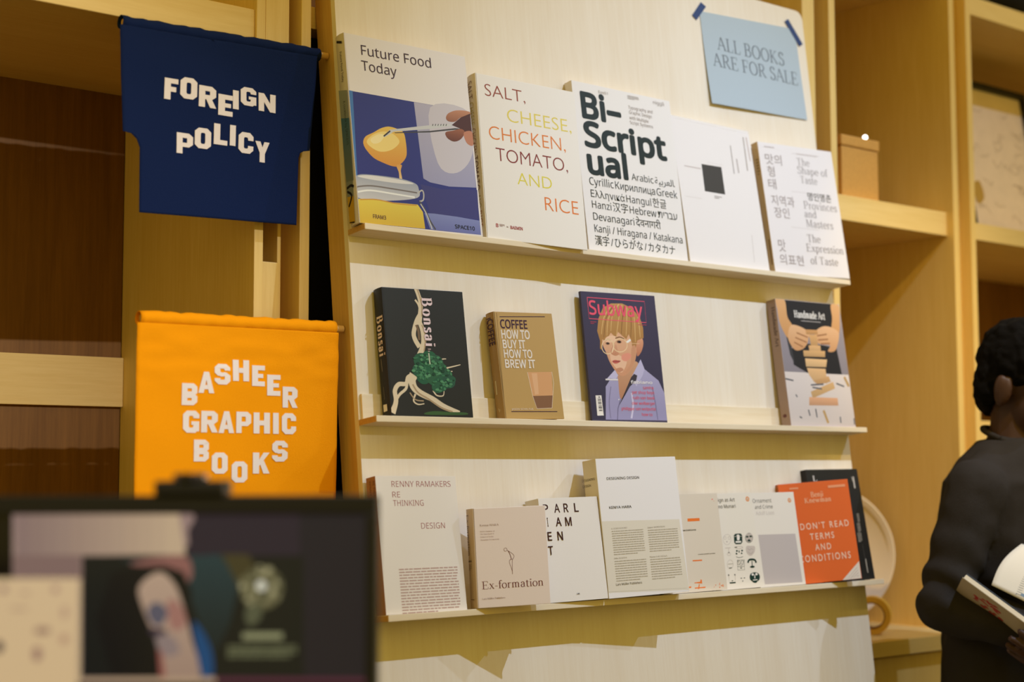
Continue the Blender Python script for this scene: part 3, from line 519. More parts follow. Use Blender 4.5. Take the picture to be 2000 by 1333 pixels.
"bonsai":{"fr":[[0.0404,-0.034,0.0149],[0.9962,-0.0866,0.0099],[0.0027,0.1435,0.9897],0.1584,0.2181,0.027],"f":[["l",[222,206,180],[[65.7,218.9],[69.8,207.4],[72.7,192.0],[69.8,172.9],[66.6,156.1]],7.7,8.72,1],["l",[176,152,122],[[68.1,218.1],[72.2,204.0],[74.6,189.8],[72.8,170.6]],2.05,2.05,1],["l",[222,206,180],[[62.5,199.2],[67.8,191.8],[69.8,184.8]],3.58,3.58,1],["l",[222,206,180],[[68.7,172.8],[61.1,160.6],[54.5,141.5],[56.7,129.8],[63.6,118.2]],7.66,8.68,1],["l",[120,98,76],[[60.7,155.9],[64.0,145.4],[64.2,130.0]],4.57,4.57,1],["l",[222,206,180],[[67.6,160.9],[72.2,146.9],[72.6,128.0],[67.5,113.6],[59.2,99.3]],8.67,10.2,1],["l",[176,152,122],[[71.5,156.3],[76.1,142.3],[75.6,125.7],[71.6,111.4]],2.3,2.3,1],["l",[222,206,180],[[48.1,70.9],[43.7,61.5],[47.1,48.8],[59.0,39.7],[82.2,29.6],[102.7,18.2],[131.7,7.7]],16.03,6.51,1],["l",[176,152,122],[[44.4,54.6],[53.8,40.8],[74.1,29.5],[97.0,15.8],[118.1,9.0]],3.0,3.0,1],["l",[222,206,180],[[44.6,70.4],[36.2,66.0],[31.8,55.5],[18.0,54.1],[9.8,43.5],[10.3,26.3],[2.8,5.6]],6.0,9.01,1],["l",[222,206,180],[[34.5,61.3],[31.1,47.4],[17.8,36.8],[8.8,24.0],[-0.3,9.0]],4.98,4.48,1],["l",[222,206,180],[[48.3,38.4],[44.0,26.8],[52.0,21.1],[64.1,22.4]],3.49,1.5,1],["l",[176,152,122],[[37.9,40.6],[47.4,29.1],[63.2,27.0]],1.99,1.99,1],["l",[222,206,180],[[100.7,95.8],[106.4,98.8],[113.9,99.5]],2.81,1.28,1],["l",[222,206,180],[[106.2,82.2],[125.8,86.5],[141.6,90.3]],2.81,1.28,1],["l",[222,206,180],[[114.4,81.9],[120.0,78.3],[124.4,78.4]],2.82,1.28,1],["l",[222,206,180],[[83.1,44.8],[89.6,36.7],[101.7,36.4],[104.8,45.9]],2.78,1.26,1],["l",[222,206,180],[[111.0,75.9],[115.6,66.6]],2.82,1.28,1],["p",[58,92,50],[[64.0,7.1],[83.0,10.1],[109.9,8.9],[142.7,8.3],[144.6,4.5],[98.6,3.7],[66.3,4.1]],1],["e",[39,93,66],[65.5,94.8],15.6,13.6],["e",[37,96,66],[80.7,99.4],15.2,13.2],["e",[43,88,66],[92.3,92.7],15.3,13.2],["e",[37,86,66],[59.9,78.2],14.0,12.2],["e",[36,96,66],[76.1,78.6],19.0,16.4],["e",[44,93,66],[97.9,81.1],15.9,13.7],["e",[36,91,66],[66.9,66.7],13.5,11.7],["e",[44,95,66],[88.4,66.7],16.3,14.1],["e",[40,89,66],[110.6,71.9],13.2,11.3],["e",[37,92,66],[98.2,55.6],14.7,12.7],["e",[39,84,66],[115.0,60.2],13.2,11.3],["e",[40,92,66],[92.2,50.4],11.4,9.9],["e",[39,89,66],[123.0,64.4],6.6,5.7],["e",[56,116,82],[70.8,65.1],1.9,2.6],["e",[24,66,48],[93.3,49.7],2.2,1.4],["e",[56,116,82],[84.6,54.7],1.6,1.6],["e",[24,66,48],[96.6,61.7],3.3,1.9],["e",[24,66,48],[95.3,48.3],2.7,1.6],["e",[56,116,82],[73.2,91.0],3.8,2.1],["e",[24,66,48],[108.0,59.1],1.9,1.9],["e",[24,66,48],[54.8,83.5],2.9,1.9],["e",[56,116,82],[93.1,48.0],1.9,2.6],["e",[24,66,48],[63.9,101.1],1.9,1.6],["e",[56,116,82],[91.3,91.0],1.9,1.7],["e",[56,116,82],[116.4,60.7],3.0,1.4],["e",[72,134,96],[104.9,55.1],2.7,2.1],["e",[56,116,82],[65.4,82.1],3.2,2.1],["e",[72,134,96],[91.3,91.7],3.5,1.4],["e",[56,116,82],[100.3,88.4],1.9,1.9],["e",[72,134,96],[54.7,76.0],1.6,1.2],["e",[72,134,96],[81.8,99.0],3.8,1.9],["e",[72,134,96],[97.1,44.6],3.8,1.6],["e",[24,66,48],[64.0,70.6],2.4,1.9],["e",[88,148,108],[61.2,66.3],2.4,2.3],["e",[72,134,96],[71.5,73.4],1.6,1.6],["e",[24,66,48],[75.7,71.8],3.2,2.6],["e",[56,116,82],[78.2,76.1],1.9,2.1],["e",[72,134,96],[76.2,69.0],3.5,1.9],["e",[24,66,48],[68.4,94.4],3.0,1.6],["e",[56,116,82],[103.9,58.3],3.3,2.1],["e",[56,116,82],[54.7,85.6],2.9,1.9],["e",[24,66,48],[100.6,61.6],1.6,1.9],["e",[72,134,96],[106.1,48.0],2.2,2.4],["e",[88,148,108],[106.9,58.6],3.3,1.4],["e",[56,116,82],[66.1,90.3],1.9,1.9],["e",[24,66,48],[73.6,72.2],2.2,2.3],["e",[88,148,108],[91.3,46.4],3.8,1.9],["e",[72,134,96],[75.3,90.3],3.5,2.1],["e",[56,116,82],[71.3,82.0],1.9,2.6],["e",[56,116,82],[115.9,75.1],1.9,1.2],["e",[56,116,82],[105.3,70.6],3.3,1.4],["e",[72,134,96],[94.4,73.2],1.9,2.1],["e",[88,148,108],[88.5,81.5],1.9,2.4],["e",[88,148,108],[52.9,86.0],3.2,1.2],["e",[24,66,48],[115.1,64.0],2.2,1.7],["e",[72,134,96],[93.5,72.0],2.2,1.2],["e",[88,148,108],[111.0,53.5],3.6,2.1],["e",[56,116,82],[72.2,100.4],3.0,1.4],["e",[72,134,96],[103.0,93.9],3.0,2.1],["e",[88,148,108],[91.5,76.2],3.5,1.9],["e",[56,116,82],[91.1,83.7],2.2,1.9],["e",[24,66,48],[72.4,105.3],2.7,1.7],["e",[72,134,96],[53.5,81.1],1.9,1.9],["e",[56,116,82],[119.5,62.0],3.0,1.4],["e",[72,134,96],[86.6,86.9],3.0,2.6],["e",[88,148,108],[85.4,92.0],1.9,2.6],["e",[24,66,48],[84.4,92.5],2.7,2.6],["e",[88,148,108],[71.2,70.3],2.4,1.6],["e",[88,148,108],[98.1,74.2],3.3,2.1],["e",[88,148,108],[73.4,68.0],3.2,2.1],["e",[88,148,108],[64.1,83.2],3.8,2.1],["e",[72,134,96],[90.2,76.6],2.2,2.1],["e",[56,116,82],[67.5,96.2],2.7,1.2],["e",[88,148,108],[62.2,77.1],1.9,1.4],["e",[72,134,96],[63.8,76.7],2.1,1.9],["e",[56,116,82],[94.6,63.3],1.6,2.1],["e",[72,134,96],[61.6,75.7],2.9,1.2],["e",[56,116,82],[77.8,88.5],2.2,2.4],["e",[72,134,96],[85.6,102.2],3.8,1.7],["e",[88,148,108],[64.5,103.9],2.2,1.4],["e",[24,66,48],[71.5,78.3],2.2,2.6],["e",[56,116,82],[63.5,79.5],3.2,1.6],["e",[72,134,96],[85.0,87.6],2.7,2.4],["e",[72,134,96],[60.2,84.6],2.1,1.2],["e",[72,134,96],[101.4,60.6],3.5,2.4],["e",[88,148,108],[113.9,63.7],3.0,2.6],["e",[72,134,96],[98.2,100.9],3.5,2.1],["e",[88,148,108],[93.0,71.7],1.6,2.6],["e",[56,116,82],[116.2,52.9],3.6,2.4],["e",[24,66,48],[99.6,84.6],3.0,1.2],["e",[56,116,82],[117.2,60.7],3.8,1.9],["e",[72,134,96],[103.3,83.5],3.6,2.1],["e",[72,134,96],[115.8,79.6],2.5,2.4],["e",[24,66,48],[74.6,91.5],2.7,1.2],["e",[72,134,96],[120.9,73.6],1.9,2.6],["e",[72,134,96],[53.5,84.1],1.6,1.2],["e",[24,66,48],[86.5,72.3],3.0,2.6],["e",[88,148,108],[85.3,88.3],1.6,1.4],["e",[56,116,82],[63.7,66.6],3.8,2.3],["e",[88,148,108],[80.5,91.2],3.0,1.4],["e",[56,116,82],[71.4,77.6],3.0,2.6],["e",[88,148,108],[78.0,70.2],3.0,2.6],["e",[72,134,96],[99.3,50.0],1.6,1.9],["e",[24,66,48],[65.8,86.3],3.0,1.2],["e",[56,116,82],[84.5,99.3],2.4,2.4],["e",[72,134,96],[90.2,77.1],3.5,2.1],["e",[72,134,96],[62.5,73.8],1.9,2.6],["e",[24,66,48],[93.8,72.2],1.9,2.4],["e",[24,66,48],[102.1,99.1],2.5,1.7],["e",[56,116,82],[56.6,99.9],2.1,1.4],["e",[24,66,48],[62.5,77.6],1.6,2.3],["e",[88,148,108],[73.1,90.5],1.9,2.6],["e",[88,148,108],[62.7,84.8],3.8,1.6],["e",[72,134,96],[89.4,77.5],1.6,1.4],["e",[56,116,82],[86.9,87.6],2.4,2.1],["e",[72,134,96],[110.4,55.2],2.5,1.4],["e",[72,134,96],[101.2,73.1],1.6,1.2],["e",[56,116,82],[55.9,69.7],3.7,1.9],["e",[88,148,108],[77.7,98.6],2.2,1.4],["e",[72,134,96],[61.9,70.8],3.5,2.3],["e",[88,148,108],[80.8,89.1],2.4,1.2],["e",[72,134,96],[94.1,72.2],3.5,1.4],["e",[24,66,48],[110.1,60.8],3.0,2.1],["e",[88,148,108],[65.1,96.6],2.4,2.6],["e",[24,66,48],[99.6,54.0],2.7,1.4],["e",[56,116,82],[66.8,74.4],2.1,2.3],["e",[56,116,82],[109.9,86.3],2.7,2.1],["e",[24,66,48],[100.4,81.8],3.0,2.1],["e",[72,134,96],[48.7,77.7],2.4,1.4],["e",[72,134,96],[87.5,94.0],3.8,2.6],["e",[72,134,96],[100.9,83.7],2.2,2.1],["e",[88,148,108],[91.7,90.1],2.7,1.4],["e",[72,134,96],[108.9,59.4],2.2,1.7],["e",[56,116,82],[73.2,65.2],1.9,1.4],["e",[72,134,96],[62.8,75.0],2.7,1.4],["e",[24,66,48],[125.1,63.0],1.9,1.2],["e",[88,148,108],[76.5,102.9],1.9,1.2],["e",[24,66,48],[105.3,78.2],3.8,2.4],["e",[24,66,48],[113.0,71.3],3.3,1.4],["e",[56,116,82],[90.4,101.6],2.7,1.4],["e",[72,134,96],[89.9,59.9],1.6,1.4],["e",[88,148,108],[67.4,104.0],2.7,2.1],["e",[56,116,82],[103.2,82.4],3.8,1.9],["e",[88,148,108],[68.0,79.1],3.8,1.2],["e",[56,116,82],[86.4,59.4],3.5,1.6],["e",[56,116,82],[88.9,86.5],3.0,2.4],["e",[56,116,82],[50.5,79.9],2.9,2.6],["e",[24,66,48],[116.4,57.6],3.0,2.4],["e",[56,116,82],[61.3,75.5],1.6,2.1],["e",[24,66,48],[78.1,91.8],2.4,1.4],["e",[24,66,48],[106.5,82.9],3.6,2.4],["e",[72,134,96],[65.5,63.9],1.9,1.4],["e",[24,66,48],[57.6,90.3],3.2,2.3],["e",[56,116,82],[52.8,98.9],3.7,1.6],["e",[72,134,96],[118.9,56.0],3.3,2.1],["e",[88,148,108],[47.9,77.5],3.7,2.3],["e",[88,148,108],[77.3,97.2],3.8,1.4],["e",[24,66,48],[68.8,92.8],3.5,1.9],["e",[56,116,82],[99.6,92.7],3.3,2.4],["e",[72,134,96],[84.7,85.0],3.0,1.9],["e",[88,148,108],[116.0,79.4],3.0,1.4],["e",[88,148,108],[101.5,59.5],2.7,1.2],["e",[24,66,48],[88.1,82.9],2.2,2.6],["t","Bonsai","sb",[232,210,222],[75.2,203.4],[75.2,119.8],19.1],["b",[190,170,176],[79.1,116.8],[84.9,109.5],2,0.5,0.6],["l",[190,200,180],[[80.2,108.2],[80.8,89.3]],2.29,2.29,0]],"s":[["t","Bonsai","sb",[228,208,214],[8.1,170.7],[8.1,103.0],18.8],["l",[120,112,108],[[12.3,98.7],[13.7,77.6]],2.06,2.06,0],["l",[110,104,100],[[13.4,51.7],[13.9,30.9]],1.36,1.36,0],["p",[232,224,216],[[8.1,22.7],[19.9,22.2],[20.0,11.0],[8.1,10.8]],0]]},
"coffee":{"fr":[[0.2788,-0.0345,0.0149],[0.9961,-0.084,0.0261],[-0.0124,0.1589,0.9872],0.1262,0.1921,0.024],"f":[["p",[66,36,54],[[11.9,183.4],[110.2,186.2],[110.0,184.7],[11.7,181.9]],0],["p",[66,36,54],[[14.1,14.5],[112.5,13.8],[112.3,12.3],[13.9,13.0]],0],["l",[150,118,66],[[6.4,190.2],[0.6,4.6]],1.09,1.09,0],["l",[196,160,100],[[8.2,190.3],[2.6,4.6]],0.82,0.82,0],["t","COFFEE","b",[66,36,54],[11.4,162.4],[69.2,162.4],15.1],["t","HOW TO","b",[232,222,214],[11.2,144.0],[71.9,144.0],15.0],["t","BUY IT","b",[232,222,214],[11.8,126.6],[60.2,126.6],14.5],["t","HOW TO","b",[232,222,214],[11.8,109.3],[72.4,109.3],14.4],["t","BREW IT","b",[232,222,214],[12.0,91.4],[76.7,91.4],14.4],["p",[214,160,112],[[58.4,83.8],[110.1,84.7],[106.9,42.2],[63.1,41.3]],0],["p",[134,94,66],[[63.4,41.3],[106.9,42.2],[101.3,20.1],[70.0,18.8]],0],["p",[224,176,134],[[66.4,81.9],[78.4,82.0],[76.7,44.7],[68.4,43.5]],0],["l",[232,214,196],[[57.8,83.8],[63.1,41.3],[69.3,18.5],[101.9,19.8],[112.0,64.7],[110.7,84.7]],0.82,0.82,0],["t","JASON SCHELTUS","r",[232,222,214],[14.7,16.5],[60.8,16.5],2.9]],"s":[["t","COFFEE","b",[66,36,54],[5.7,179.9],[5.7,132.9],16.9],["l",[66,36,54],[[4.6,181.8],[17.0,181.8]],1.7,1.7,0],["l",[214,196,150],[[11.3,70.6],[10.7,46.2]],3.01,3.01,0],["l",[214,196,150],[[11.0,21.7],[13.2,15.2],[15.8,19.6]],1.66,1.66,0]]},
"subway":{"fr":[[0.4966,-0.0186,0.0131],[0.9945,-0.1043,0.0084],[0.0059,0.1357,0.9907],0.1742,0.2469,0.006],"f":[["p",[66,60,86],[[1.3,246.3],[173.3,246.2],[176.3,6.3],[0.4,6.8]],0,[54,50,74]],["p",[176,170,206],[[37.2,68.0],[63.6,98.4],[68.0,89.5],[68.9,44.7],[98.5,81.2],[125.0,121.8],[132.1,103.1],[162.8,82.0],[175.1,58.5],[176.6,5.7],[29.9,6.4]],0,[150,145,186]],["p",[206,158,124],[[67.5,100.0],[110.6,117.7],[118.1,105.8],[99.6,83.6],[70.0,44.8],[67.5,82.0]],1,[180,128,98]],["p",[228,180,146],[[39.1,160.6],[58.4,178.0],[98.9,175.0],[117.0,154.4],[115.9,130.0],[106.6,110.0],[90.8,93.6],[75.4,89.1],[61.9,99.8],[51.6,115.4],[45.6,132.3],[39.8,145.6]],1,[208,150,116]],["p",[232,188,158],[[56.8,134.2],[74.6,128.7],[91.8,117.2],[78.0,95.7],[64.3,104.4],[55.0,119.1]],1],["p",[222,162,128],[[120.1,157.5],[132.9,163.2],[135.6,152.0],[128.3,135.9],[117.5,128.2]],1,[190,120,90]],["p",[196,150,90],[[34.3,154.4],[29.8,172.3],[35.6,196.6],[48.4,217.8],[67.9,226.7],[94.2,228.0],[116.5,220.2],[133.4,203.4],[138.8,182.7],[137.4,162.8],[132.7,161.7],[121.6,157.6],[115.8,141.6],[109.1,135.9],[107.8,155.6],[102.7,169.1],[96.2,159.1],[87.3,165.5],[78.1,172.7],[71.2,161.2],[61.2,170.5],[47.5,154.9],[39.4,157.0],[37.3,136.6],[32.5,139.4]],0,[168,120,66]],["p",[238,196,164],[[48.2,160.4],[60.5,165.0],[72.1,163.1],[68.8,153.9],[55.2,151.6],[46.7,153.7]],1],["p",[206,150,116],[[106.1,141.8],[115.1,148.2],[115.1,130.0],[106.7,110.9],[92.1,95.5],[86.3,96.5],[100.3,113.8]],1],["p",[214,160,128],[[66.5,147.2],[71.6,146.7],[73.1,134.7],[75.5,130.0],[67.0,126.7],[58.5,129.4],[56.6,132.4],[62.2,135.6]],1,[200,138,106]],["p",[240,200,172],[[60.3,144.8],[64.1,145.6],[62.2,135.6],[58.0,131.8]],1],["p",[226,150,128],[[82.8,129.0],[97.5,133.1],[104.2,126.6],[91.8,117.2],[81.0,119.9]],1],["p",[198,140,110],[[63.9,101.4],[76.2,104.7],[82.3,100.4],[74.4,96.3],[66.4,97.3]],1],["l",[222,182,122],[[67.4,222.4],[47.8,197.2],[38.7,166.6]],2.39,1.02,1],["l",[222,182,122],[[78.8,224.4],[58.9,197.7],[51.2,164.1]],2.4,1.03,1],["l",[222,182,122],[[93.8,225.2],[83.1,198.7],[73.5,164.9]],2.41,1.03,1],["l",[222,182,122],[[104.6,221.1],[101.6,196.5],[96.3,165.8]],2.41,1.03,1],["l",[222,182,122],[[119.0,215.7],[119.7,191.2],[117.0,154.4]],2.42,1.04,1],["l",[222,182,122],[[128.9,203.8],[130.0,182.4],[129.6,164.0]],2.43,1.04,1],["l",[222,182,122],[[86.5,226.4],[68.9,204.2],[61.5,173.5]],2.4,1.03,1],["l",[132,92,52],[[73.0,222.6],[53.3,197.4],[43.8,160.8]],2.05,1.03,1],["l",[132,92,52],[[99.3,223.9],[91.0,196.0],[85.4,168.4]],2.07,1.03,1],["l",[132,92,52],[[111.8,218.4],[111.8,193.9],[106.8,163.1]],2.07,1.04,1],["e",[120,80,60],[51.3,149.6],4.8,2.4],["e",[120,80,60],[78.4,153.6],5.6,2.7],["e",[40,30,30],[51.7,149.7],2.2,1.8],["e",[40,30,30],[78.8,153.6],2.6,2.1],["l",[130,90,56],[[43.9,154.8],[52.3,157.5],[59.4,156.0]],2.02,2.02,1],["l",[130,90,56],[[70.3,160.0],[81.0,162.8],[91.0,159.5]],2.03,2.03,1],["l",[236,206,164],[[65.0,144.1],[63.9,140.0],[61.6,136.2],[58.4,133.0],[54.6,130.9],[50.4,129.8],[46.3,130.0],[42.6,131.4],[39.6,133.9],[37.7,137.2],[36.9,141.1],[37.4,145.2],[39.1,149.2],[41.8,152.7],[45.4,155.4],[49.5,157.1],[53.7,157.5],[57.6,156.7],[61.0,154.8],[63.5,151.9],[64.9,148.2],[65.0,144.1]],1.69,1.69,0],["l",[236,206,164],[[96.7,147.6],[95.5,143.8],[92.9,140.3],[89.2,137.4],[84.8,135.4],[79.9,134.4],[75.0,134.5],[70.7,135.7],[67.2,138.0],[64.8,141.0],[63.8,144.6],[64.2,148.4],[66.1,152.0],[69.2,155.3],[73.3,157.8],[78.1,159.3],[83.0,159.8],[87.7,159.1],[91.7,157.4],[94.7,154.7],[96.4,151.3],[96.7,147.6]],1.71,1.71,0],["l",[236,206,164],[[64.7,147.1],[66.2,148.1]],2.03,2.03,0],["l",[240,236,232],[[96.2,153.0],[105.9,158.9]],4.1,4.1,0],["l",[220,180,140],[[96.1,151.8],[126.1,151.7]],1.37,1.37,0],["l",[196,136,104],[[62.7,146.4],[57.4,132.7],[62.9,129.6],[69.1,132.2]],1.69,1.69,1],["p",[196,96,88],[[57.6,116.2],[64.2,118.8],[69.7,118.3],[77.7,117.4],[70.9,113.0],[62.3,112.1]],1],["l",[110,50,46],[[59.0,115.6],[67.5,115.9],[76.1,116.7]],1.01,1.01,1],["p",[196,190,222],[[39.5,81.1],[61.9,99.8],[68.4,89.5],[61.7,82.8],[50.8,83.7]],0],["p",[190,184,218],[[99.3,87.2],[125.0,121.8],[132.1,103.1],[126.0,90.9],[108.3,69.4]],0],["p",[60,52,64],[[98.5,87.2],[106.0,93.4],[113.2,90.6],[109.8,81.4],[93.3,69.1],[72.9,47.8],[63.7,32.8]],0],["l",[110,104,140],[[68.1,44.7],[60.4,26.8],[56.8,6.0]],1.67,1.67,0],["l",[126,120,158],[[146.1,70.1],[149.8,39.9],[151.6,6.7]],2.06,2.06,1],["l",[130,124,160],[[48.9,68.2],[41.7,38.4],[41.8,8.9]],1.67,1.67,1],["l",[202,196,226],[[95.6,57.1],[96.3,33.2],[89.6,9.3]],4.06,4.06,1],["e",[230,226,230],[64.7,44.1],1.5,1.2],["l",[236,88,116],[[13.9,235.7],[148.4,234.4],[147.7,193.3],[13.9,195.4],[13.9,235.7]],1.35,1.35,0],["t","Subway","m",[236,88,116],[15.8,203.5],[141.2,203.5],26.4],["b",[190,70,96],[16.0,191.0],[29.8,184.9],2,0.4,0.6],["b",[190,70,96],[127.1,189.6],[147.4,187.4],1,0.5,0.6],["b",[226,220,226],[38.0,83.4],[66.8,79.3],1,0.7,0],["t","fabiano","b",[230,224,228],[96.0,75.0],[147.4,75.0],5.5],["t","samha","r",[236,88,116],None,[148.4,64.7],5.8],["t","pet shop boys","r",[236,88,116],None,[149.5,55.6],5.8],["t","ruth van beek","r",[236,88,116],None,[149.3,45.3],5.8],["t","oler wolberger","r",[236,88,116],None,[148.8,35.0],5.7],["t","philippe van wolputte","r",[236,88,116],None,[148.9,24.5],5.7],["t","how to","r",[236,88,116],None,[139.6,13.9],5.7],["p",[232,226,222],[[11.7,51.0],[25.1,51.5],[26.1,14.0],[11.6,13.6]],0],["l",[40,36,40],[[15.7,45.4],[23.3,45.7]],0.82,0.82,0],["l",[40,36,40],[[15.8,42.6],[23.4,42.9]],1.65,1.65,0],["l",[40,36,40],[[15.9,39.8],[23.5,40.1]],0.99,0.99,0],["l",[40,36,40],[[16.0,37.0],[23.6,37.3]],1.98,1.98,0],["l",[40,36,40],[[16.1,34.2],[23.7,34.5]],0.82,0.82,0],["l",[40,36,40],[[16.2,31.4],[23.8,31.7]],1.32,1.32,0],["l",[40,36,40],[[16.3,28.6],[24.0,28.9]],1.97,1.97,0],["l",[40,36,40],[[16.4,25.9],[24.1,26.1]],0.99,0.99,0],["l",[40,36,40],[[16.5,23.1],[24.2,23.3]],1.64,1.64,0],["e",[40,36,40],[19.6,48.1],1.4,1.5]],"s":[]},
"handmade":{"fr":[[1.025,-0.035,0.015],[0.9986,-0.0532,-0.002],[0.01,0.1505,0.9886],0.1934,0.2671,0.025],"f":[["p",[160,150,158],[[0.5,266.8],[191.6,265.6],[193.7,112.3],[-25.0,111.5]],0,[140,132,140]],["p",[222,210,206],[[-22.8,113.6],[194.0,113.7],[194.4,6.3],[-1.9,4.8]],0,[206,194,190]],["p",[36,36,42],[[27.8,265.9],[169.5,266.3],[171.0,217.9],[132.1,198.6],[65.0,198.4],[33.6,206.8],[28.7,236.9]],0],["p",[36,36,42],[[28.5,162.9],[79.8,175.5],[127.5,174.4],[166.5,169.5],[172.3,113.6],[68.2,113.1],[29.8,128.9]],0],["p",[60,60,66],[[24.9,236.6],[33.6,206.8],[30.4,163.0],[33.7,129.8],[23.2,149.3],[17.6,195.9]],0],["p",[226,174,122],[[1.5,266.8],[27.4,266.2],[29.4,230.2],[40.8,210.6],[25.1,185.5],[13.9,195.7],[4.0,218.6],[2.6,242.0]],1,[206,150,96]],["p",[226,174,122],[[167.3,265.5],[190.9,264.9],[189.3,236.3],[180.5,201.1],[164.9,186.6],[158.7,210.3],[165.4,234.8]],1,[206,150,96]],["p",[232,184,140],[[30.8,206.7],[44.3,214.2],[71.7,208.9],[89.7,198.4],[85.0,188.6],[78.9,176.1],[64.3,164.0],[42.8,159.6],[29.7,169.7],[23.3,186.1]],1,[206,152,106]],["p",[232,184,140],[[107.9,203.4],[135.4,215.9],[164.2,213.4],[180.5,201.1],[162.9,165.9],[138.7,162.0],[147.1,175.4],[116.3,176.6],[106.1,188.7]],1,[206,152,106]],["l",[150,96,60],[[50.7,197.6],[82.3,189.2]],2.47,2.47,0],["l",[150,96,60],[[45.0,187.2],[77.9,178.1]],2.46,2.46,0],["l",[150,96,60],[[39.9,176.9],[64.1,168.0]],2.45,2.45,0],["l",[150,96,60],[[111.9,194.1],[141.9,199.1]],2.51,2.51,0],["l",[150,96,60],[[113.2,185.3],[143.7,188.2]],2.51,2.51,0],["l",[150,96,60],[[119.4,177.4],[147.9,179.5]],2.51,2.51,0],["p",[214,160,104],[[78.2,205.9],[114.3,206.5],[114.4,197.0],[79.7,195.8]],0,[184,137,89]],["p",[222,172,116],[[87.3,195.5],[110.4,196.1],[111.0,173.6],[88.6,171.9]],0,[190,147,99]],["p",[230,182,128],[[81.5,172.2],[117.6,173.3],[117.1,160.3],[82.3,158.7]],0,[197,156,110]],["p",[222,176,122],[[63.7,160.6],[130.0,162.3],[127.6,149.2],[63.3,147.8]],0,[190,151,104]],["p",[236,194,142],[[66.3,143.9],[132.4,144.0],[126.3,127.5],[65.9,126.4]],0,[202,166,122]],["p",[228,184,134],[[67.8,123.8],[123.7,124.0],[123.6,92.9],[85.3,93.3],[71.4,109.9]],0,[196,158,115]],["p",[212,166,116],[[84.3,97.6],[130.4,108.7],[134.9,96.6],[92.2,89.1]],0,[182,142,99]],["p",[218,176,124],[[70.3,73.7],[141.7,96.9],[144.8,82.8],[73.4,59.8]],0,[187,151,106]],["p",[224,170,132],[[63.5,62.2],[148.7,62.6],[148.5,46.4],[60.2,44.9]],0,[192,146,113]],["l",[96,96,104],[[72.9,87.8],[111.6,90.8]],3.27,3.27,0],["l",[96,96,104],[[76.8,83.0],[104.9,80.5]],3.28,3.28,0],["l",[96,96,104],[[56.2,35.8],[58.5,22.7]],3.24,3.24,0],["l",[96,96,104],[[77.8,38.0],[79.1,19.8]],3.26,3.26,0],["l",[96,96,104],[[149.2,22.9],[149.0,9.5]],3.33,3.33,0],["l",[96,96,104],[[191.3,20.4],[190.6,6.9]],3.37,3.37,0],["l",[96,96,104],[[24.5,66.4],[28.2,61.2]],3.22,3.22,0],["l",[96,96,104],[[27.7,20.4],[34.2,17.9]],3.21,3.21,0],["l",[96,96,104],[[150.9,93.8],[174.1,87.8]],3.35,3.35,0],["l",[96,96,104],[[0.2,98.6],[22.8,95.5]],3.21,3.21,0],["l",[186,150,96],[[101.1,35.2],[110.4,8.8]],6.57,6.57,0],["l",[186,150,96],[[178.2,108.4],[189.0,88.3]],6.77,6.77,0],["t","Handmade Art","sh",[240,234,228],[50.4,230.4],[143.2,230.4],15.2],["b",[206,200,198],[68.9,225.1],[128.0,223.0],1,0.5,0]],"s":[["t","Handmade Art","sh",[104,84,80],[11.0,251.1],[11.0,167.5],9.6],["e",[110,70,70],[11.3,23.9],5.2,3.8]]},
"rethink":{"fr":[[0.0019,-0.0764,-0.2994],[1.0,-0.001,-0.0064],[0.0065,0.1591,0.9872],0.161,0.2213,0.026],"f":[["t","RENNY RAMAKERS","i",[158,76,84],[30.6,203.5],[149.8,203.5],9.6],["t","RE","i",[158,76,84],[30.6,186.3],[45.6,186.3],9.4],["t","THINKING","i",[158,76,84],[30.7,172.5],[91.3,172.5],9.5],["t","DESIGN","i",[158,76,84],[82.6,134.9],[130.5,134.9],9.5],["b",[190,158,152],[31.2,72.8],[148.4,-1.1],16,0.42,0.6]],"s":[["t","RE THINKING DESIGN","r",[110,66,60],[17.9,213.9],[17.9,142.8],6.1],["t","RENNY RAMAKERS","r",[120,80,72],[8.2,214.5],[8.2,152.6],5.1]]},
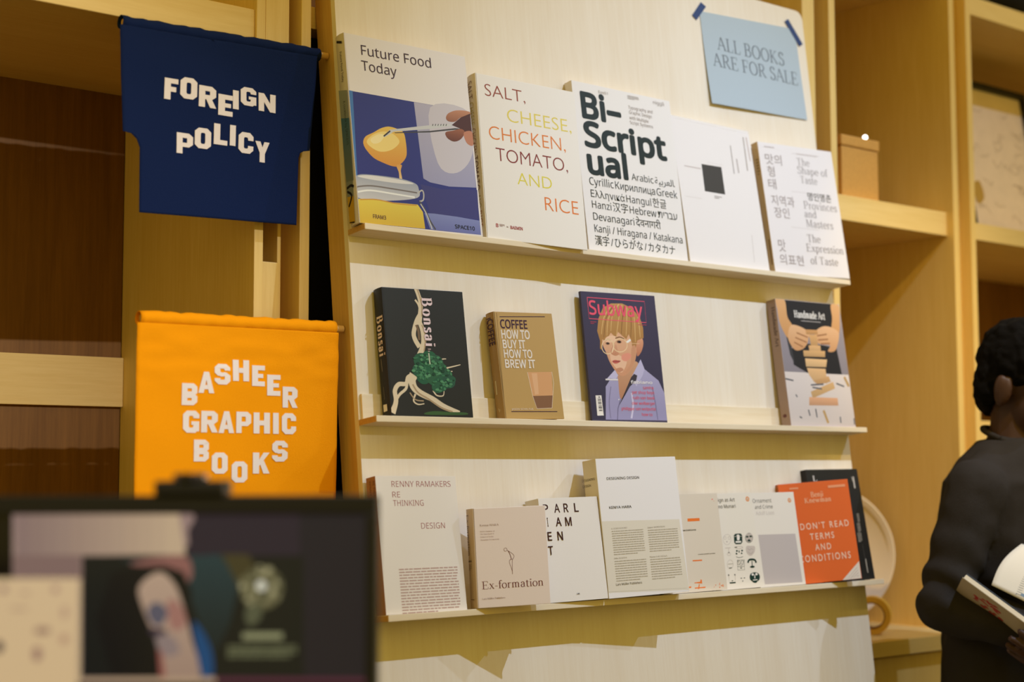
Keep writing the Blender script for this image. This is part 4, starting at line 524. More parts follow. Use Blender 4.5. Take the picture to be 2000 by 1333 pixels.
"exform":{"fr":[[0.1772,-0.0863,-0.2983],[0.9398,-0.3403,0.0328],[-0.0074,0.0758,0.9971],0.1281,0.1635,0.034],"f":[["t","Ex-formation","sl",[112,50,52],[9.3,30.6],[117.0,30.6],12.4],["t","Kenya HARA","sl",[140,108,106],[10.7,133.4],[44.1,133.4],3.3],["t","HARA Seminar at","sl",[160,128,126],[10.7,123.9],[36.1,123.9],2.0],["t","The Department of","sl",[160,128,126],[10.7,119.7],[34.9,119.7],2.0],["t","Science of Design","sl",[160,128,126],[10.8,115.0],[33.6,115.0],2.0],["t","Musashino Art University","sl",[160,128,126],[10.7,110.2],[43.7,110.2],2.0],["t","Lars Müller Publishers","sl",[140,104,102],[8.5,13.7],[48.4,13.7],2.7],["l",[120,70,74],[[56.2,93.1],[55.9,92.1],[55.3,91.3],[54.5,90.7],[53.5,90.5],[52.5,90.6],[51.6,91.1],[51.0,91.9],[50.7,92.9],[50.7,93.9],[51.2,94.8],[51.9,95.5],[52.8,95.9],[53.8,95.9],[54.8,95.6],[55.5,94.9],[56.0,94.1],[56.2,93.1]],0.63,0.63,0],["l",[120,70,74],[[55.9,92.2],[62.2,88.2],[67.1,84.0],[67.6,80.2],[64.7,75.8],[63.9,67.5],[63.3,52.3]],0.71,0.71,1],["l",[120,70,74],[[57.2,91.3],[59.7,87.4],[62.4,77.4],[59.5,75.3],[59.5,70.0],[62.0,63.0],[63.3,56.9]],0.63,0.63,1],["l",[110,60,64],[[58.7,89.7],[61.2,84.3],[63.2,77.4]],1.41,0.47,1],["l",[120,70,74],[[59.8,75.6],[63.5,76.9],[65.4,76.2]],0.78,0.78,1]],"s":[["t","Ex-formation","sl",[84,52,42],[7.7,154.0],[7.7,86.5],10.2],["b",[120,96,76],[7.5,79.1],[23.8,75.2],1,0.7,0],["b",[130,106,84],[7.9,72.5],[23.2,61.9],4,0.4,0.6],["b",[110,88,68],[10.8,15.4],[27.9,13.6],1,0.6,0]]},
"parl":{"fr":[[0.3332,-0.0844,-0.2985],[0.9962,-0.0854,0.018],[-0.005,0.1504,0.9886],0.1277,0.1794,0.04],"f":[["t","P","m",[60,24,30],[8.2,153.9],[19.0,153.9],14.7],["t","A","m",[60,24,30],[31.5,154.0],[43.6,154.0],14.8],["t","R","m",[60,24,30],[51.9,153.9],[62.1,153.9],14.9],["t","L","m",[60,24,30],[74.8,153.8],[84.3,153.8],15.0],["t","I","m",[60,24,30],[13.7,130.6],[15.6,130.6],14.7],["t","A","m",[60,24,30],[31.9,130.3],[43.9,130.3],14.8],["t","M","m",[60,24,30],[52.2,130.1],[65.9,130.1],14.8],["t","E","m",[60,24,30],[11.3,106.1],[20.1,106.1],14.6],["t","N","m",[60,24,30],[32.2,106.0],[43.8,106.0],14.7],["t","T","m",[60,24,30],[9.7,81.8],[19.6,81.8],14.6],["t","LML","b",[40,34,36],[60.4,11.2],[67.0,11.2],2.2]],"s":[]},
"designing":{"fr":[[0.4635,-0.0943,-0.2973],[0.9944,-0.1021,0.0269],[-0.0146,0.1193,0.9927],0.1824,0.2466,0.04],"f":[["p",[230,222,210],[[-1.9,135.7],[176.6,131.3],[183.6,3.1],[-1.4,10.4]],0],["t","DESIGNING DESIGN","m",[62,56,58],[20.4,208.3],[93.4,208.3],4.6],["t","KENYA HARA","m",[48,44,46],[19.7,156.7],[69.7,156.7],4.5],["t","Li EDELKOORT","sl",[150,140,130],[19.5,120.4],[55.6,120.4],2.5],["t","Jasper MORRISON","sl",[150,140,130],[100.6,118.4],[141.2,118.4],2.6],["t","John MAEDA","sl",[150,140,130],[19.0,68.0],[48.0,68.0],2.5],["t","Naoto FUKASAWA","sl",[150,140,130],[99.2,65.8],[139.8,65.8],2.6],["b",[186,177,164],[19.9,118.9],[90.5,74.0],11,0.36,0.75],["b",[186,177,164],[100.9,116.7],[169.8,75.3],10,0.36,0.75],["b",[186,177,164],[19.5,66.1],[90.3,27.6],9,0.36,0.75],["b",[186,177,164],[99.7,64.6],[169.8,25.8],9,0.36,0.75],["t","Lars Müller Publishers","r",[92,86,80],[17.9,21.6],[75.8,21.6],3.9],["l",[168,158,146],[[0.2,11.8],[177.9,6.4]],0.38,0.38,0]],"s":[["t","DESIGNING","r",[84,72,54],[-5.4,209.7],[32.9,209.7],4.2],["t","DESIGN","r",[84,72,54],[-4.9,199.4],[19.6,199.4],4.2]]},
"expect":{"fr":[[0.6268,-0.0665,-0.3005],[0.9975,-0.0682,0.0169],[-0.0082,0.1267,0.9919],0.158,0.1827,0.012],"f":[["p",[240,124,52],[[76.5,137.0],[106.7,136.9],[106.6,131.4],[76.1,131.3]],0],["p",[240,124,52],[[78.1,59.2],[101.7,59.0],[101.6,56.6],[78.0,56.9]],0],["p",[240,124,52],[[76.7,17.9],[91.1,18.4],[92.6,22.4],[95.7,21.9],[95.6,14.6],[90.6,15.4],[76.9,16.5]],0],["p",[240,124,52],[[76.2,8.4],[103.0,8.5],[102.7,6.4],[76.4,6.4]],0],["p",[240,124,52],[[87.2,14.2],[89.4,13.7],[86.3,5.1],[84.1,5.5]],0],["p",[240,124,52],[[59.1,10.8],[67.5,11.3],[67.3,8.6],[59.3,8.4]],0],["p",[240,124,52],[[139.4,13.8],[140.5,13.4],[139.1,8.5],[137.8,9.4]],0],["p",[240,124,52],[[142.3,9.5],[149.1,6.0],[148.5,5.0],[141.4,8.5]],0],["p",[240,124,52],[[136.9,6.4],[140.6,5.8],[138.3,3.2]],0],["p",[240,124,52],[[123.1,6.9],[125.5,7.4],[125.0,5.4]],0],["p",[240,124,52],[[127.7,10.9],[130.5,10.7],[128.7,8.3]],0],["p",[240,124,52],[[145.3,9.0],[147.4,10.2],[150.2,6.9]],0],["e",[240,110,96],[144.5,171.0],1.7,1.2],["e",[230,150,120],[148.0,167.7],0.9,0.7],["t","expectations","b",[70,68,60],[51.2,114.0],[94.9,114.0],2.7],["t","creative graphic pockets","b",[120,112,104],[93.3,68.5],[136.9,68.5],1.5]],"s":[]},
"art":{"fr":[[0.771,-0.0605,-0.3012],[0.9975,-0.0677,0.0181],[-0.0075,0.1528,0.9882],0.124,0.1842,0.012],"f":[["t","Design as Art","r",[86,82,78],None,[78.7,168.1],7.2],["t","Bruno Munari","r",[86,82,78],None,[78.7,155.9],6.8],["e",[226,134,50],[113.2,171.7],4.9,4.9],["e",[226,214,200],[113.2,171.7],2.7,3.0],["e",[190,120,60],[113.1,171.2],1.0,1.7],["l",[196,184,178],[[55.8,95.0],[54.6,91.8],[52.4,89.1],[49.5,87.0],[46.1,85.8],[42.6,85.7],[39.4,86.7],[36.8,88.6],[35.1,91.2],[34.5,94.3],[35.1,97.6],[36.8,100.6],[39.4,103.0],[42.6,104.7],[46.1,105.3],[49.5,104.9],[52.5,103.5],[54.6,101.2],[55.8,98.2],[55.8,95.0]],0.63,0.63,0],["l",[196,184,178],[[43.3,98.4],[43.0,97.5],[42.4,96.7],[41.6,96.1],[40.7,95.8],[39.7,95.7],[38.8,96.0],[38.1,96.6],[37.7,97.3],[37.5,98.2],[37.7,99.1],[38.2,100.0],[38.9,100.7],[39.7,101.2],[40.7,101.3],[41.6,101.2],[42.4,100.8],[43.0,100.2],[43.3,99.3],[43.3,98.4]],0.63,0.63,0],["l",[196,184,178],[[53.9,97.9],[53.5,97.0],[52.9,96.2],[52.1,95.6],[51.2,95.3],[50.2,95.3],[49.4,95.5],[48.7,96.1],[48.2,96.8],[48.1,97.7],[48.2,98.7],[48.7,99.5],[49.4,100.2],[50.3,100.7],[51.2,100.9],[52.2,100.8],[53.0,100.3],[53.6,99.7],[53.9,98.9],[53.9,97.9]],0.63,0.63,0],["e",[196,184,178],[44.0,91.3],1.9,1.4],["p",[14,52,48],[[63.9,102.5],[68.3,105.5],[82.5,105.6],[86.3,101.8],[84.3,88.7],[79.7,85.0],[66.6,85.3],[62.9,88.6]],0],["p",[236,230,226],[[71.8,103.2],[77.7,103.3],[79.1,100.4],[77.3,93.3],[71.5,93.2],[71.7,100.0]],1],["p",[236,230,226],[[66.3,91.3],[81.4,91.3],[80.7,87.8],[66.6,88.1]],0],["l",[226,214,204],[[64.0,100.3],[85.9,100.1]],0.63,0.63,0],["l",[14,52,48],[[113.2,95.6],[112.1,92.6],[110.1,90.0],[107.3,88.1],[104.1,87.0],[100.9,86.9],[97.9,87.8],[95.5,89.6],[94.0,92.0],[93.5,95.0],[94.0,98.0],[95.6,100.8],[98.0,103.1],[101.0,104.7],[104.3,105.3],[107.5,104.9],[110.2,103.6],[112.2,101.4],[113.2,98.6],[113.2,95.6]],0.85,0.85,0],["p",[196,184,178],[[97.3,103.1],[105.0,104.9],[112.0,102.5],[111.5,91.7],[101.9,87.9],[94.4,92.5]],1],["e",[14,52,48],[98.9,98.4],3.7,1.8],["e",[14,52,48],[108.3,98.7],3.7,1.8],["p",[14,52,48],[[97.5,90.6],[103.1,94.3],[107.7,90.1],[102.0,88.6]],0],["l",[196,184,178],[[37.0,79.3],[51.5,79.3]],1.04,1.04,0],["l",[196,184,178],[[46.1,78.8],[45.0,70.0]],0.84,0.84,0],["e",[120,112,106],[45.3,70.4],2.2,1.2],["l",[196,184,178],[[49.7,67.0],[49.3,66.2],[48.4,65.5],[47.2,65.0],[45.7,64.8],[44.1,64.8],[42.6,65.1],[41.4,65.6],[40.5,66.3],[40.2,67.0],[40.3,67.9],[40.9,68.6],[42.0,69.2],[43.4,69.6],[45.0,69.7],[46.5,69.5],[47.9,69.1],[49.0,68.5],[49.6,67.8],[49.7,67.0]],0.63,0.63,0],["e",[14,52,48],[65.1,79.7],3.4,1.1],["e",[14,52,48],[66.7,72.5],2.4,1.8],["e",[14,52,48],[80.4,72.5],2.4,1.8],["e",[14,52,48],[64.8,67.3],2.2,1.8],["e",[14,52,48],[78.4,67.3],2.2,1.4],["e",[14,52,48],[72.3,71.1],1.2,2.5],["l",[196,184,178],[[83.4,78.4],[82.8,77.7],[81.1,77.2],[78.7,76.9],[75.7,76.7],[72.6,76.8],[69.5,77.1],[66.9,77.6],[65.1,78.3],[64.2,79.0],[64.3,79.7],[65.4,80.3],[67.5,80.8],[70.2,81.0],[73.3,81.0],[76.5,80.8],[79.4,80.4],[81.6,79.8],[83.0,79.1],[83.4,78.4]],0.84,0.84,0],["l",[14,52,48],[[62.8,61.7],[70.2,59.5],[80.9,60.8]],0.84,0.84,1],["p",[206,194,188],[[93.0,79.7],[104.2,80.6],[115.5,78.6],[113.1,68.4],[101.9,61.4],[92.2,67.6]],1],["l",[170,160,154],[[96.1,76.4],[100.3,72.6],[105.7,75.0],[110.1,72.1]],0.85,0.85,1],["l",[170,160,154],[[96.0,69.2],[102.6,65.3],[109.6,69.4]],0.85,0.85,1],["l",[196,184,178],[[52.3,47.6],[51.4,44.9],[49.7,42.5],[47.5,40.8],[45.0,39.8],[42.5,39.7],[40.2,40.5],[38.3,42.2],[37.2,44.4],[36.8,47.1],[37.3,49.8],[38.6,52.4],[40.6,54.5],[42.9,55.8],[45.5,56.4],[48.0,56.0],[50.1,54.8],[51.6,52.8],[52.3,50.3],[52.3,47.6]],0.63,0.63,0],["l",[130,122,114],[[39.2,48.8],[52.2,48.5]],0.62,0.62,0],["l",[14,52,48],[[41.0,41.2],[48.2,41.1]],1.25,1.25,0],["l",[86,92,88],[[64.5,54.9],[83.0,54.6],[80.4,35.6],[62.5,35.9],[64.5,54.9]],0.63,0.63,0],["l",[86,92,88],[[71.8,49.5],[71.3,48.3],[70.5,47.2],[69.4,46.4],[68.2,46.0],[66.9,45.9],[65.7,46.3],[64.8,47.1],[64.2,48.1],[64.0,49.3],[64.2,50.6],[64.9,51.8],[65.8,52.7],[67.0,53.4],[68.3,53.6],[69.6,53.4],[70.6,52.9],[71.4,52.0],[71.8,50.8],[71.8,49.5]],0.63,0.63,0],["l",[86,92,88],[[81.0,49.4],[80.6,48.1],[79.8,47.1],[78.7,46.3],[77.4,45.8],[76.1,45.8],[75.0,46.2],[74.0,46.9],[73.4,47.9],[73.2,49.2],[73.5,50.4],[74.1,51.6],[75.1,52.6],[76.3,53.2],[77.5,53.5],[78.8,53.3],[79.9,52.7],[80.6,51.8],[81.0,50.7],[81.0,49.4]],0.63,0.63,0],["l",[14,52,48],[[63.7,42.6],[81.2,42.3]],0.63,0.63,0],["p",[14,52,48],[[68.1,40.2],[75.4,40.1],[72.1,38.2]],0],["l",[86,92,88],[[64.5,54.9],[72.5,42.8],[83.0,54.6]],0.63,0.63,0],["l",[14,52,48],[[92.4,50.2],[96.0,53.6],[103.5,54.2],[110.7,52.8],[113.4,48.7]],3.8,3.8,1],["l",[14,52,48],[[102.9,51.1],[101.8,42.2]],1.91,1.91,0],["e",[14,52,48],[101.9,40.1],6.3,2.1],["e",[14,52,48],[92.4,49.8],2.2,1.9],["e",[14,52,48],[112.9,48.7],2.2,1.9],["l",[196,184,178],[[37.1,29.1],[36.7,16.0]],0.62,0.62,0],["l",[196,184,178],[[53.5,29.0],[52.5,15.7]],0.62,0.62,0],["e",[110,104,98],[36.9,27.9],1.7,1.6],["e",[110,104,98],[53.2,27.6],1.7,1.6],["p",[14,52,48],[[36.8,14.2],[52.7,14.0],[52.5,11.5],[36.9,11.8]],0],["p",[14,52,48],[[42.2,17.4],[47.5,17.4],[44.8,15.5]],0],["p",[14,52,48],[[65.0,20.3],[70.9,21.0],[70.1,18.9]],0],["p",[14,52,48],[[74.2,20.4],[78.7,20.9],[77.8,18.8]],0],["p",[14,52,48],[[69.8,15.0],[73.3,15.5],[71.4,12.8]],0],["p",[14,52,48],[[91.9,23.3],[96.7,27.9],[105.8,29.2],[114.3,27.3],[118.2,21.7],[115.9,14.7],[109.9,11.5],[105.9,8.9],[99.7,9.7],[95.8,12.8],[91.5,16.2]],1],["e",[236,230,226],[100.1,25.3],3.2,2.3],["e",[236,230,226],[110.0,25.4],3.2,2.3],["p",[236,230,226],[[104.4,24.3],[106.3,24.2],[105.6,17.8],[102.7,18.0]],0],["l",[236,230,226],[[98.6,14.4],[110.5,14.7]],1.69,1.69,0]],"s":[]},
"ornament":{"fr":[[0.8874,-0.0685,-0.3003],[0.9976,-0.0687,0.0119],[-0.0013,0.1524,0.9883],0.124,0.1841,0.01],"f":[["t","Ornament","r",[86,82,78],None,[59.8,164.8],7.7],["t","and Crime","r",[86,82,78],None,[61.0,152.8],7.3],["t","Adolf Loos","r",[206,196,192],None,[62.6,140.5],7.3],["e",[226,134,50],[109.9,167.5],4.7,4.6],["e",[226,214,200],[109.9,167.5],2.6,2.8],["e",[190,120,60],[109.8,167.1],0.9,1.6],["p",[196,186,186],[[11.7,102.2],[113.5,100.7],[115.4,4.6],[12.2,5.8]],0]],"s":[]},
"dontread":{"fr":[[0.999,-0.0506,-0.3023],[0.9135,-0.4006,0.0704],[-0.0112,0.1483,0.9889],0.1558,0.202,0.01],"f":[["t","Benji","sh",[240,176,140],[69.1,171.3],[96.8,171.3],10.3],["t","Knewman","sh",[240,176,140],[53.7,160.2],[112.3,160.2],9.9],["t","DON’T READ","w",[244,206,186],[36.3,107.4],[144.2,107.4],12.3],["t","TERMS","w",[244,206,186],[54.4,86.0],[108.1,86.0],12.3],["t","AND","w",[244,206,186],[62.4,64.3],[97.9,64.3],12.3],["t","CONDITIONS","w",[244,206,186],[24.1,42.7],[138.1,42.7],13.3],["p",[226,214,206],[[112.5,-2.5],[154.9,34.8],[154.8,-2.5]],0],["l",[186,170,164],[[122.7,-0.3],[148.6,22.9]],0.93,0.93,0],["l",[186,170,164],[[130.1,1.5],[149.3,17.5]],0.93,0.93,0],["l",[186,170,164],[[137.5,3.3],[150.0,12.1]],0.93,0.93,0],["l",[186,170,164],[[144.9,5.1],[150.7,6.7]],0.93,0.93,0],["b",[236,160,120],[24.0,194.5],[43.7,188.7],1,0.6,0],["b",[236,160,120],[109.6,193.8],[148.1,185.1],1,0.6,0]],"s":[]},
"black":{"fr":[[1.082,-0.063,-0.3009],[0.9998,-0.016,0.0094],[-0.0064,0.1752,0.9845],0.1634,0.2319,0.014],"f":[["t","L","sh",[206,198,190],[18.3,208.1],[31.6,208.1],11.0],["l",[206,198,190],[[147.2,215.4],[146.7,190.9]],3.84,3.84,0],["l",[206,198,190],[[142.3,215.4],[143.3,206.0]],1.2,1.2,0],["b",[170,164,158],[138.0,137.9],[145.6,118.2],7,0.5,0.6],["b",[170,164,158],[134.0,117.7],[144.3,97.9],7,0.5,0.6],["b",[170,164,158],[129.9,97.4],[143.1,77.6],7,0.5,0.6],["l",[120,116,112],[[141.1,72.1],[142.0,44.5]],0.47,0.47,0],["l",[206,198,190],[[143.2,42.6],[143.3,14.1]],2.12,2.12,0]],"s":[]},
"sign":{"f":[["t","ALL BOOKS","sl",[92,98,106],[956.6,813.6],[1169.9,813.6],28.8],["t","ARE FOR SALE","sl",[92,98,106],[937.8,774.4],[1208.9,774.4],28.7]],"paper":[[913.5,890.5],[1219.3,906.9],[1225.9,697.5],[917.5,687.8]],"tape":[[[889.5,876.3],[920.4,911.3],[934.7,903.9],[901.4,867.9]],[[1186.5,919.0],[1199.3,927.4],[1240.8,875.9],[1227.9,868.2]]]},
"screen":{"f":[["p",[42,32,44],[[-331.2,-13.3],[-1.7,-14.0],[-0.9,-167.3],[-327.5,-166.5]],0],["p",[30,26,34],[[-70.6,-13.8],[-1.7,-14.0],[-0.9,-167.3],[-69.2,-167.1]],0],["p",[160,132,126],[[-331.2,-13.3],[-167.5,-12.9],[-165.6,-20.5],[-171.8,-31.3],[-170.7,-43.8],[-178.7,-52.8],[-267.2,-54.4],[-265.9,-166.7],[-327.5,-166.5]],0,[200,172,140]],["p",[150,124,116],[[-327.9,-14.0],[-315.2,-14.0],[-314.3,-53.2],[-326.9,-53.2]],0],["p",[155,129,118],[[-315.6,-14.0],[-302.9,-14.1],[-302.0,-53.2],[-314.6,-53.2]],0],["p",[160,134,121],[[-303.2,-14.0],[-290.5,-14.1],[-289.7,-53.3],[-302.3,-53.2]],0],["p",[165,139,124],[[-290.9,-14.1],[-278.2,-14.1],[-277.4,-53.3],[-290.1,-53.3]],0],["p",[171,144,126],[[-278.6,-14.1],[-265.9,-14.1],[-265.1,-53.3],[-277.8,-53.3]],0],["p",[176,149,129],[[-266.3,-14.1],[-253.6,-14.2],[-252.8,-53.4],[-265.5,-53.3]],0],["p",[181,154,132],[[-253.9,-14.2],[-241.3,-14.2],[-240.5,-53.4],[-253.2,-53.4]],0],["p",[186,159,135],[[-241.6,-14.2],[-228.9,-14.2],[-228.2,-53.4],[-240.9,-53.4]],0],["p",[192,164,137],[[-229.3,-14.2],[-216.6,-14.2],[-215.9,-53.4],[-228.6,-53.4]],0],["p",[197,169,140],[[-217.0,-14.2],[-204.3,-14.3],[-203.6,-53.5],[-216.3,-53.4]],0],["p",[202,174,143],[[-204.6,-14.3],[-192.0,-14.3],[-191.3,-53.5],[-204.0,-53.5]],0],["p",[208,180,146],[[-192.3,-14.3],[-179.6,-14.3],[-173.3,-53.5],[-191.7,-53.5]],0],["p",[140,112,104],[[-329.8,-53.2],[-268.0,-53.3],[-267.5,-75.9],[-329.3,-75.8]],0],["p",[16,20,18],[[-266.9,-54.0],[-66.6,-54.5],[-65.6,-162.7],[-264.7,-162.2]],0],["p",[36,60,62],[[-232.8,-58.1],[-142.5,-52.9],[-124.2,-76.2],[-132.7,-115.5],[-148.5,-147.4],[-163.5,-104.7],[-178.4,-68.9]],0,[20,30,30]],["p",[70,62,34],[[-140.7,-52.9],[-117.2,-52.9],[-106.2,-69.1],[-124.1,-83.4]],0],["p",[150,100,90],[[-223.7,-61.7],[-203.9,-56.3],[-173.2,-54.6],[-167.5,-72.5],[-178.3,-79.7],[-203.8,-65.3]],1],["p",[8,8,10],[[-239.9,-68.8],[-216.5,-63.5],[-193.0,-62.6],[-174.8,-68.9],[-167.3,-86.9],[-170.3,-129.6],[-177.9,-104.7],[-191.0,-76.1],[-207.1,-83.2],[-202.7,-129.6],[-195.0,-162.4],[-238.1,-162.3],[-253.5,-111.6]],0],["p",[196,166,140],[[-215.7,-86.7],[-210.8,-76.0],[-198.3,-68.9],[-189.2,-72.5],[-180.0,-85.0],[-172.4,-108.3],[-166.7,-129.6],[-159.0,-162.5],[-189.6,-162.4],[-199.1,-129.6],[-208.5,-108.2]],1,[170,140,120]],["p",[170,120,106],[[-188.9,-93.9],[-178.0,-97.5],[-171.5,-111.8],[-177.7,-120.7],[-186.7,-117.1]],1],["p",[96,92,104],[[-206.8,-101.0],[-197.9,-95.7],[-188.7,-104.7],[-195.7,-117.1],[-204.8,-111.7]],1],["p",[60,46,60],[[-204.7,-118.9],[-190.3,-120.7],[-192.0,-126.9],[-201.9,-126.0]],1],["p",[150,130,124],[[-199.1,-127.8],[-184.8,-126.0],[-177.4,-140.3],[-191.7,-143.8]],1],["p",[160,90,80],[[-197.2,-136.7],[-193.5,-140.2],[-189.6,-162.4],[-195.0,-162.4]],0],["p",[20,74,120],[[-166.0,-115.4],[-157.8,-120.8],[-148.6,-140.3],[-147.4,-160.7],[-157.3,-161.6]],1],["e",[96,92,62],[-104.2,-83.4],19.9,19.6],["e",[140,134,96],[-86.6,-78.3],1.3,1.3],["e",[176,168,126],[-109.2,-89.3],1.8,2.7],["e",[60,60,40],[-103.5,-86.8],2.2,2.9],["e",[176,168,126],[-116.7,-93.2],2.5,2.3],["e",[140,134,96],[-122.3,-83.0],2.0,2.3],["e",[110,104,72],[-88.1,-75.9],2.5,1.4],["e",[140,134,96],[-112.9,-80.0],1.4,2.0],["e",[176,168,126],[-98.0,-95.2],2.5,2.9],["e",[110,104,72],[-122.0,-76.4],3.3,2.1],["e",[176,168,126],[-106.4,-65.5],3.3,2.7],["e",[110,104,72],[-115.6,-98.0],1.4,3.2],["e",[60,60,40],[-117.3,-92.9],2.3,1.8],["e",[176,168,126],[-92.4,-77.2],2.9,2.3],["e",[110,104,72],[-94.0,-75.8],2.3,2.9],["e",[60,60,40],[-102.3,-93.8],2.7,1.8],["e",[176,168,126],[-102.6,-70.5],3.3,3.0],["e",[110,104,72],[-97.5,-71.1],1.8,3.0],["e",[140,134,96],[-100.7,-96.3],3.2,2.0],["e",[60,60,40],[-107.3,-65.7],3.1,1.3],["e",[176,168,126],[-89.9,-88.8],2.7,1.6],["e",[60,60,40],[-112.0,-66.9],1.8,1.6],["e",[140,134,96],[-96.3,-67.0],2.2,3.0],["e",[176,168,126],[-104.1,-78.9],1.4,1.6],["e",[140,134,96],[-107.0,-78.6],1.1,1.1],["e",[176,168,126],[-104.8,-80.6],1.4,1.4],["e",[140,134,96],[-105.8,-69.8],2.2,2.7],["e",[60,60,40],[-86.1,-88.3],1.1,1.1],["e",[140,134,96],[-112.4,-95.5],1.8,2.0],["e",[140,134,96],[-114.9,-84.1],1.8,3.2],["e",[60,60,40],[-116.4,-91.8],2.3,1.6],["e",[140,134,96],[-91.1,-92.0],1.1,2.3],["e",[110,104,72],[-100.1,-65.5],2.3,2.5],["e",[176,168,126],[-112.5,-98.8],1.8,1.8],["e",[140,134,96],[-114.1,-75.9],3.1,2.5],["e",[176,168,126],[-89.3,-79.3],1.1,1.4],["e",[60,60,40],[-101.1,-88.3],2.5,3.0],["e",[60,60,40],[-87.1,-75.8],3.1,2.3],["e",[60,60,40],[-99.5,-85.8],2.7,3.2],["e",[176,168,126],[-99.5,-68.2],2.9,2.1],["e",[60,60,40],[-107.1,-99.3],1.1,2.1],["e",[140,134,96],[-109.6,-86.8],1.6,1.3],["e",[60,60,40],[-97.7,-88.1],1.3,1.6],["e",[110,104,72],[-89.0,-85.8],1.8,2.5],["e",[60,60,40],[-109.9,-76.6],3.1,3.2],["e",[140,134,96],[-116.6,-88.8],2.2,2.5],["e",[110,104,72],[-120.2,-74.4],2.0,1.1],["e",[176,168,126],[-122.5,-81.2],1.8,3.0],["e",[140,134,96],[-92.9,-82.2],2.9,2.1],["e",[140,134,96],[-95.9,-89.5],3.2,2.3],["e",[110,104,72],[-90.3,-88.8],1.6,2.7],["e",[140,134,96],[-105.3,-82.3],2.0,1.8],["e",[110,104,72],[-99.5,-81.3],1.6,1.3],["e",[110,104,72],[-115.1,-78.2],1.4,3.2],["e",[176,168,126],[-114.2,-97.9],1.3,1.2],["e",[110,104,72],[-89.0,-91.7],1.6,3.0],["e",[110,104,72],[-92.4,-92.4],3.2,1.1],["e",[176,168,126],[-106.7,-70.2],2.3,1.4],["e",[110,104,72],[-101.4,-74.1],3.1,3.0],["e",[176,168,126],[-98.4,-66.3],2.2,1.6],["e",[110,104,72],[-96.0,-95.4],3.1,2.9],["e",[140,134,96],[-106.1,-78.2],1.3,2.0],["e",[110,104,72],[-98.0,-95.8],1.3,3.2],["e",[140,134,96],[-88.8,-92.6],1.4,1.8],["e",[176,168,126],[-116.6,-93.4],2.3,1.4],["e",[110,104,72],[-110.5,-82.3],1.3,2.0],["e",[176,168,126],[-120.3,-81.6],1.4,1.4],["e",[110,104,72],[-119.7,-87.1],2.0,3.2],["e",[110,104,72],[-103.1,-67.3],2.3,3.0],["e",[60,60,40],[-89.9,-86.0],2.2,2.5],["e",[176,168,126],[-95.0,-86.7],3.1,3.0],["e",[236,232,210],[-104.6,-81.3],4.7,4.6],["p",[90,92,66],[[-117.5,-101.2],[-107.7,-97.7],[-103.9,-108.4],[-112.9,-117.3],[-118.3,-111.9]],1],["b",[150,150,110],[-120.9,-122.6],[-84.8,-129.8],1,0.8,0],["b",[110,112,80],[-134.3,-134.2],[-72.1,-145.8],3,0.7,0.9],["p",[190,160,130],[[-265.9,-162.8],[-144.7,-162.7],[-144.6,-167.8],[-265.8,-167.6]],0],["p",[90,40,60],[[-144.7,-163.0],[-0.9,-163.7],[-0.9,-168.1],[-144.6,-167.8]],0]]}}
ROW = {1: 'books on the top ledge of the stand', 2: 'books on the middle ledge of the stand', 3: 'books on the bottom ledge of the stand'}
# key: (name, build, cover colour, spine colour, row, label)
BOOK = {
 'future': ('hardcover_book', 'hard', (232,224,222), (214,204,200), 1, 'hardcover with honey jar and tweezers photo under a white title band', 'book'),
 'salt': ('hardcover_book', 'hard', (238,231,224), (226,212,190), 1, 'white hardcover with orange, yellow and red ingredient words', 'book'),
 'biscript': ('paperback_book', 'soft', (236,230,227), (224,214,204), 1, 'white book with huge bold black title over lines in many scripts', 'book'),
 'white': ('wrapped_book', 'soft', (236,229,227), (226,216,206), 1, 'white book with one small black square on its cover', 'book'),
 'taste': ('slim_book', 'soft', (236,229,229), (210,184,148), 1, 'white book with pale grey serif and Korean titles, rightmost on the top ledge', 'book'),
 'bonsai': ('hardcover_book', 'hard', (27,29,28), (22,22,22), 2, 'black hardcover with a twisted bonsai tree on the cover', 'book'),
 'coffee': ('hardcover_book', 'hard', (188,152,92), (166,130,74), 2, 'small tan hardcover about coffee with a glass drawn on it', 'book'),
 'subway': ('magazine', 'mag', (66,60,86), (60,54,78), 2, 'magazine with a fair-haired boy in glasses on a purple cover', 'magazine'),
 'handmade': ('paperback_book', 'soft', (206,192,192), (166,142,134), 2, 'book with two hands stacking wooden pieces on its cover', 'book'),
 'rethink': ('paperback_book', 'soft', (236,228,222), (172,128,112), 3, 'white book with thin reddish capitals, leftmost on the bottom ledge', 'book'),
 'exform': ('hardcover_book', 'hard', (244,229,228), (204,176,140), 3, 'greyish pink hardcover with a small bent stick figure above its title', 'book'),
 'parl': ('paperback_book', 'soft', (238,232,230), (226,216,200), 3, 'white book with widely spaced dark red capitals in four rows', 'book'),
 'designing': ('paperback_book', 'soft', (242,238,242), (226,212,180), 3, 'thick white book with a cream paper band of small text', 'book'),
 'expect': ('paperback_book', 'soft', (226,214,200), (220,206,190), 3, 'pale beige booklet with short orange bars and splashes', 'book'),
 'art': ('paperback_book', 'soft', (236,228,218), (226,214,200), 3, 'white paperback with a grid of small dark face drawings', 'book'),
 'ornament': ('paperback_book', 'soft', (236,228,220), (226,214,200), 3, 'white paperback with a plain grey square on its cover', 'book'),
 'dontread': ('paperback_book', 'soft', (228,104,44), (190,100,40), 3, 'orange book with white capitals and a white corner', 'book'),
 'black': ('paperback_book', 'soft', (38,37,36), (32,31,30), 3, 'black book standing behind the orange one at the end of the bottom ledge', 'book'),
}
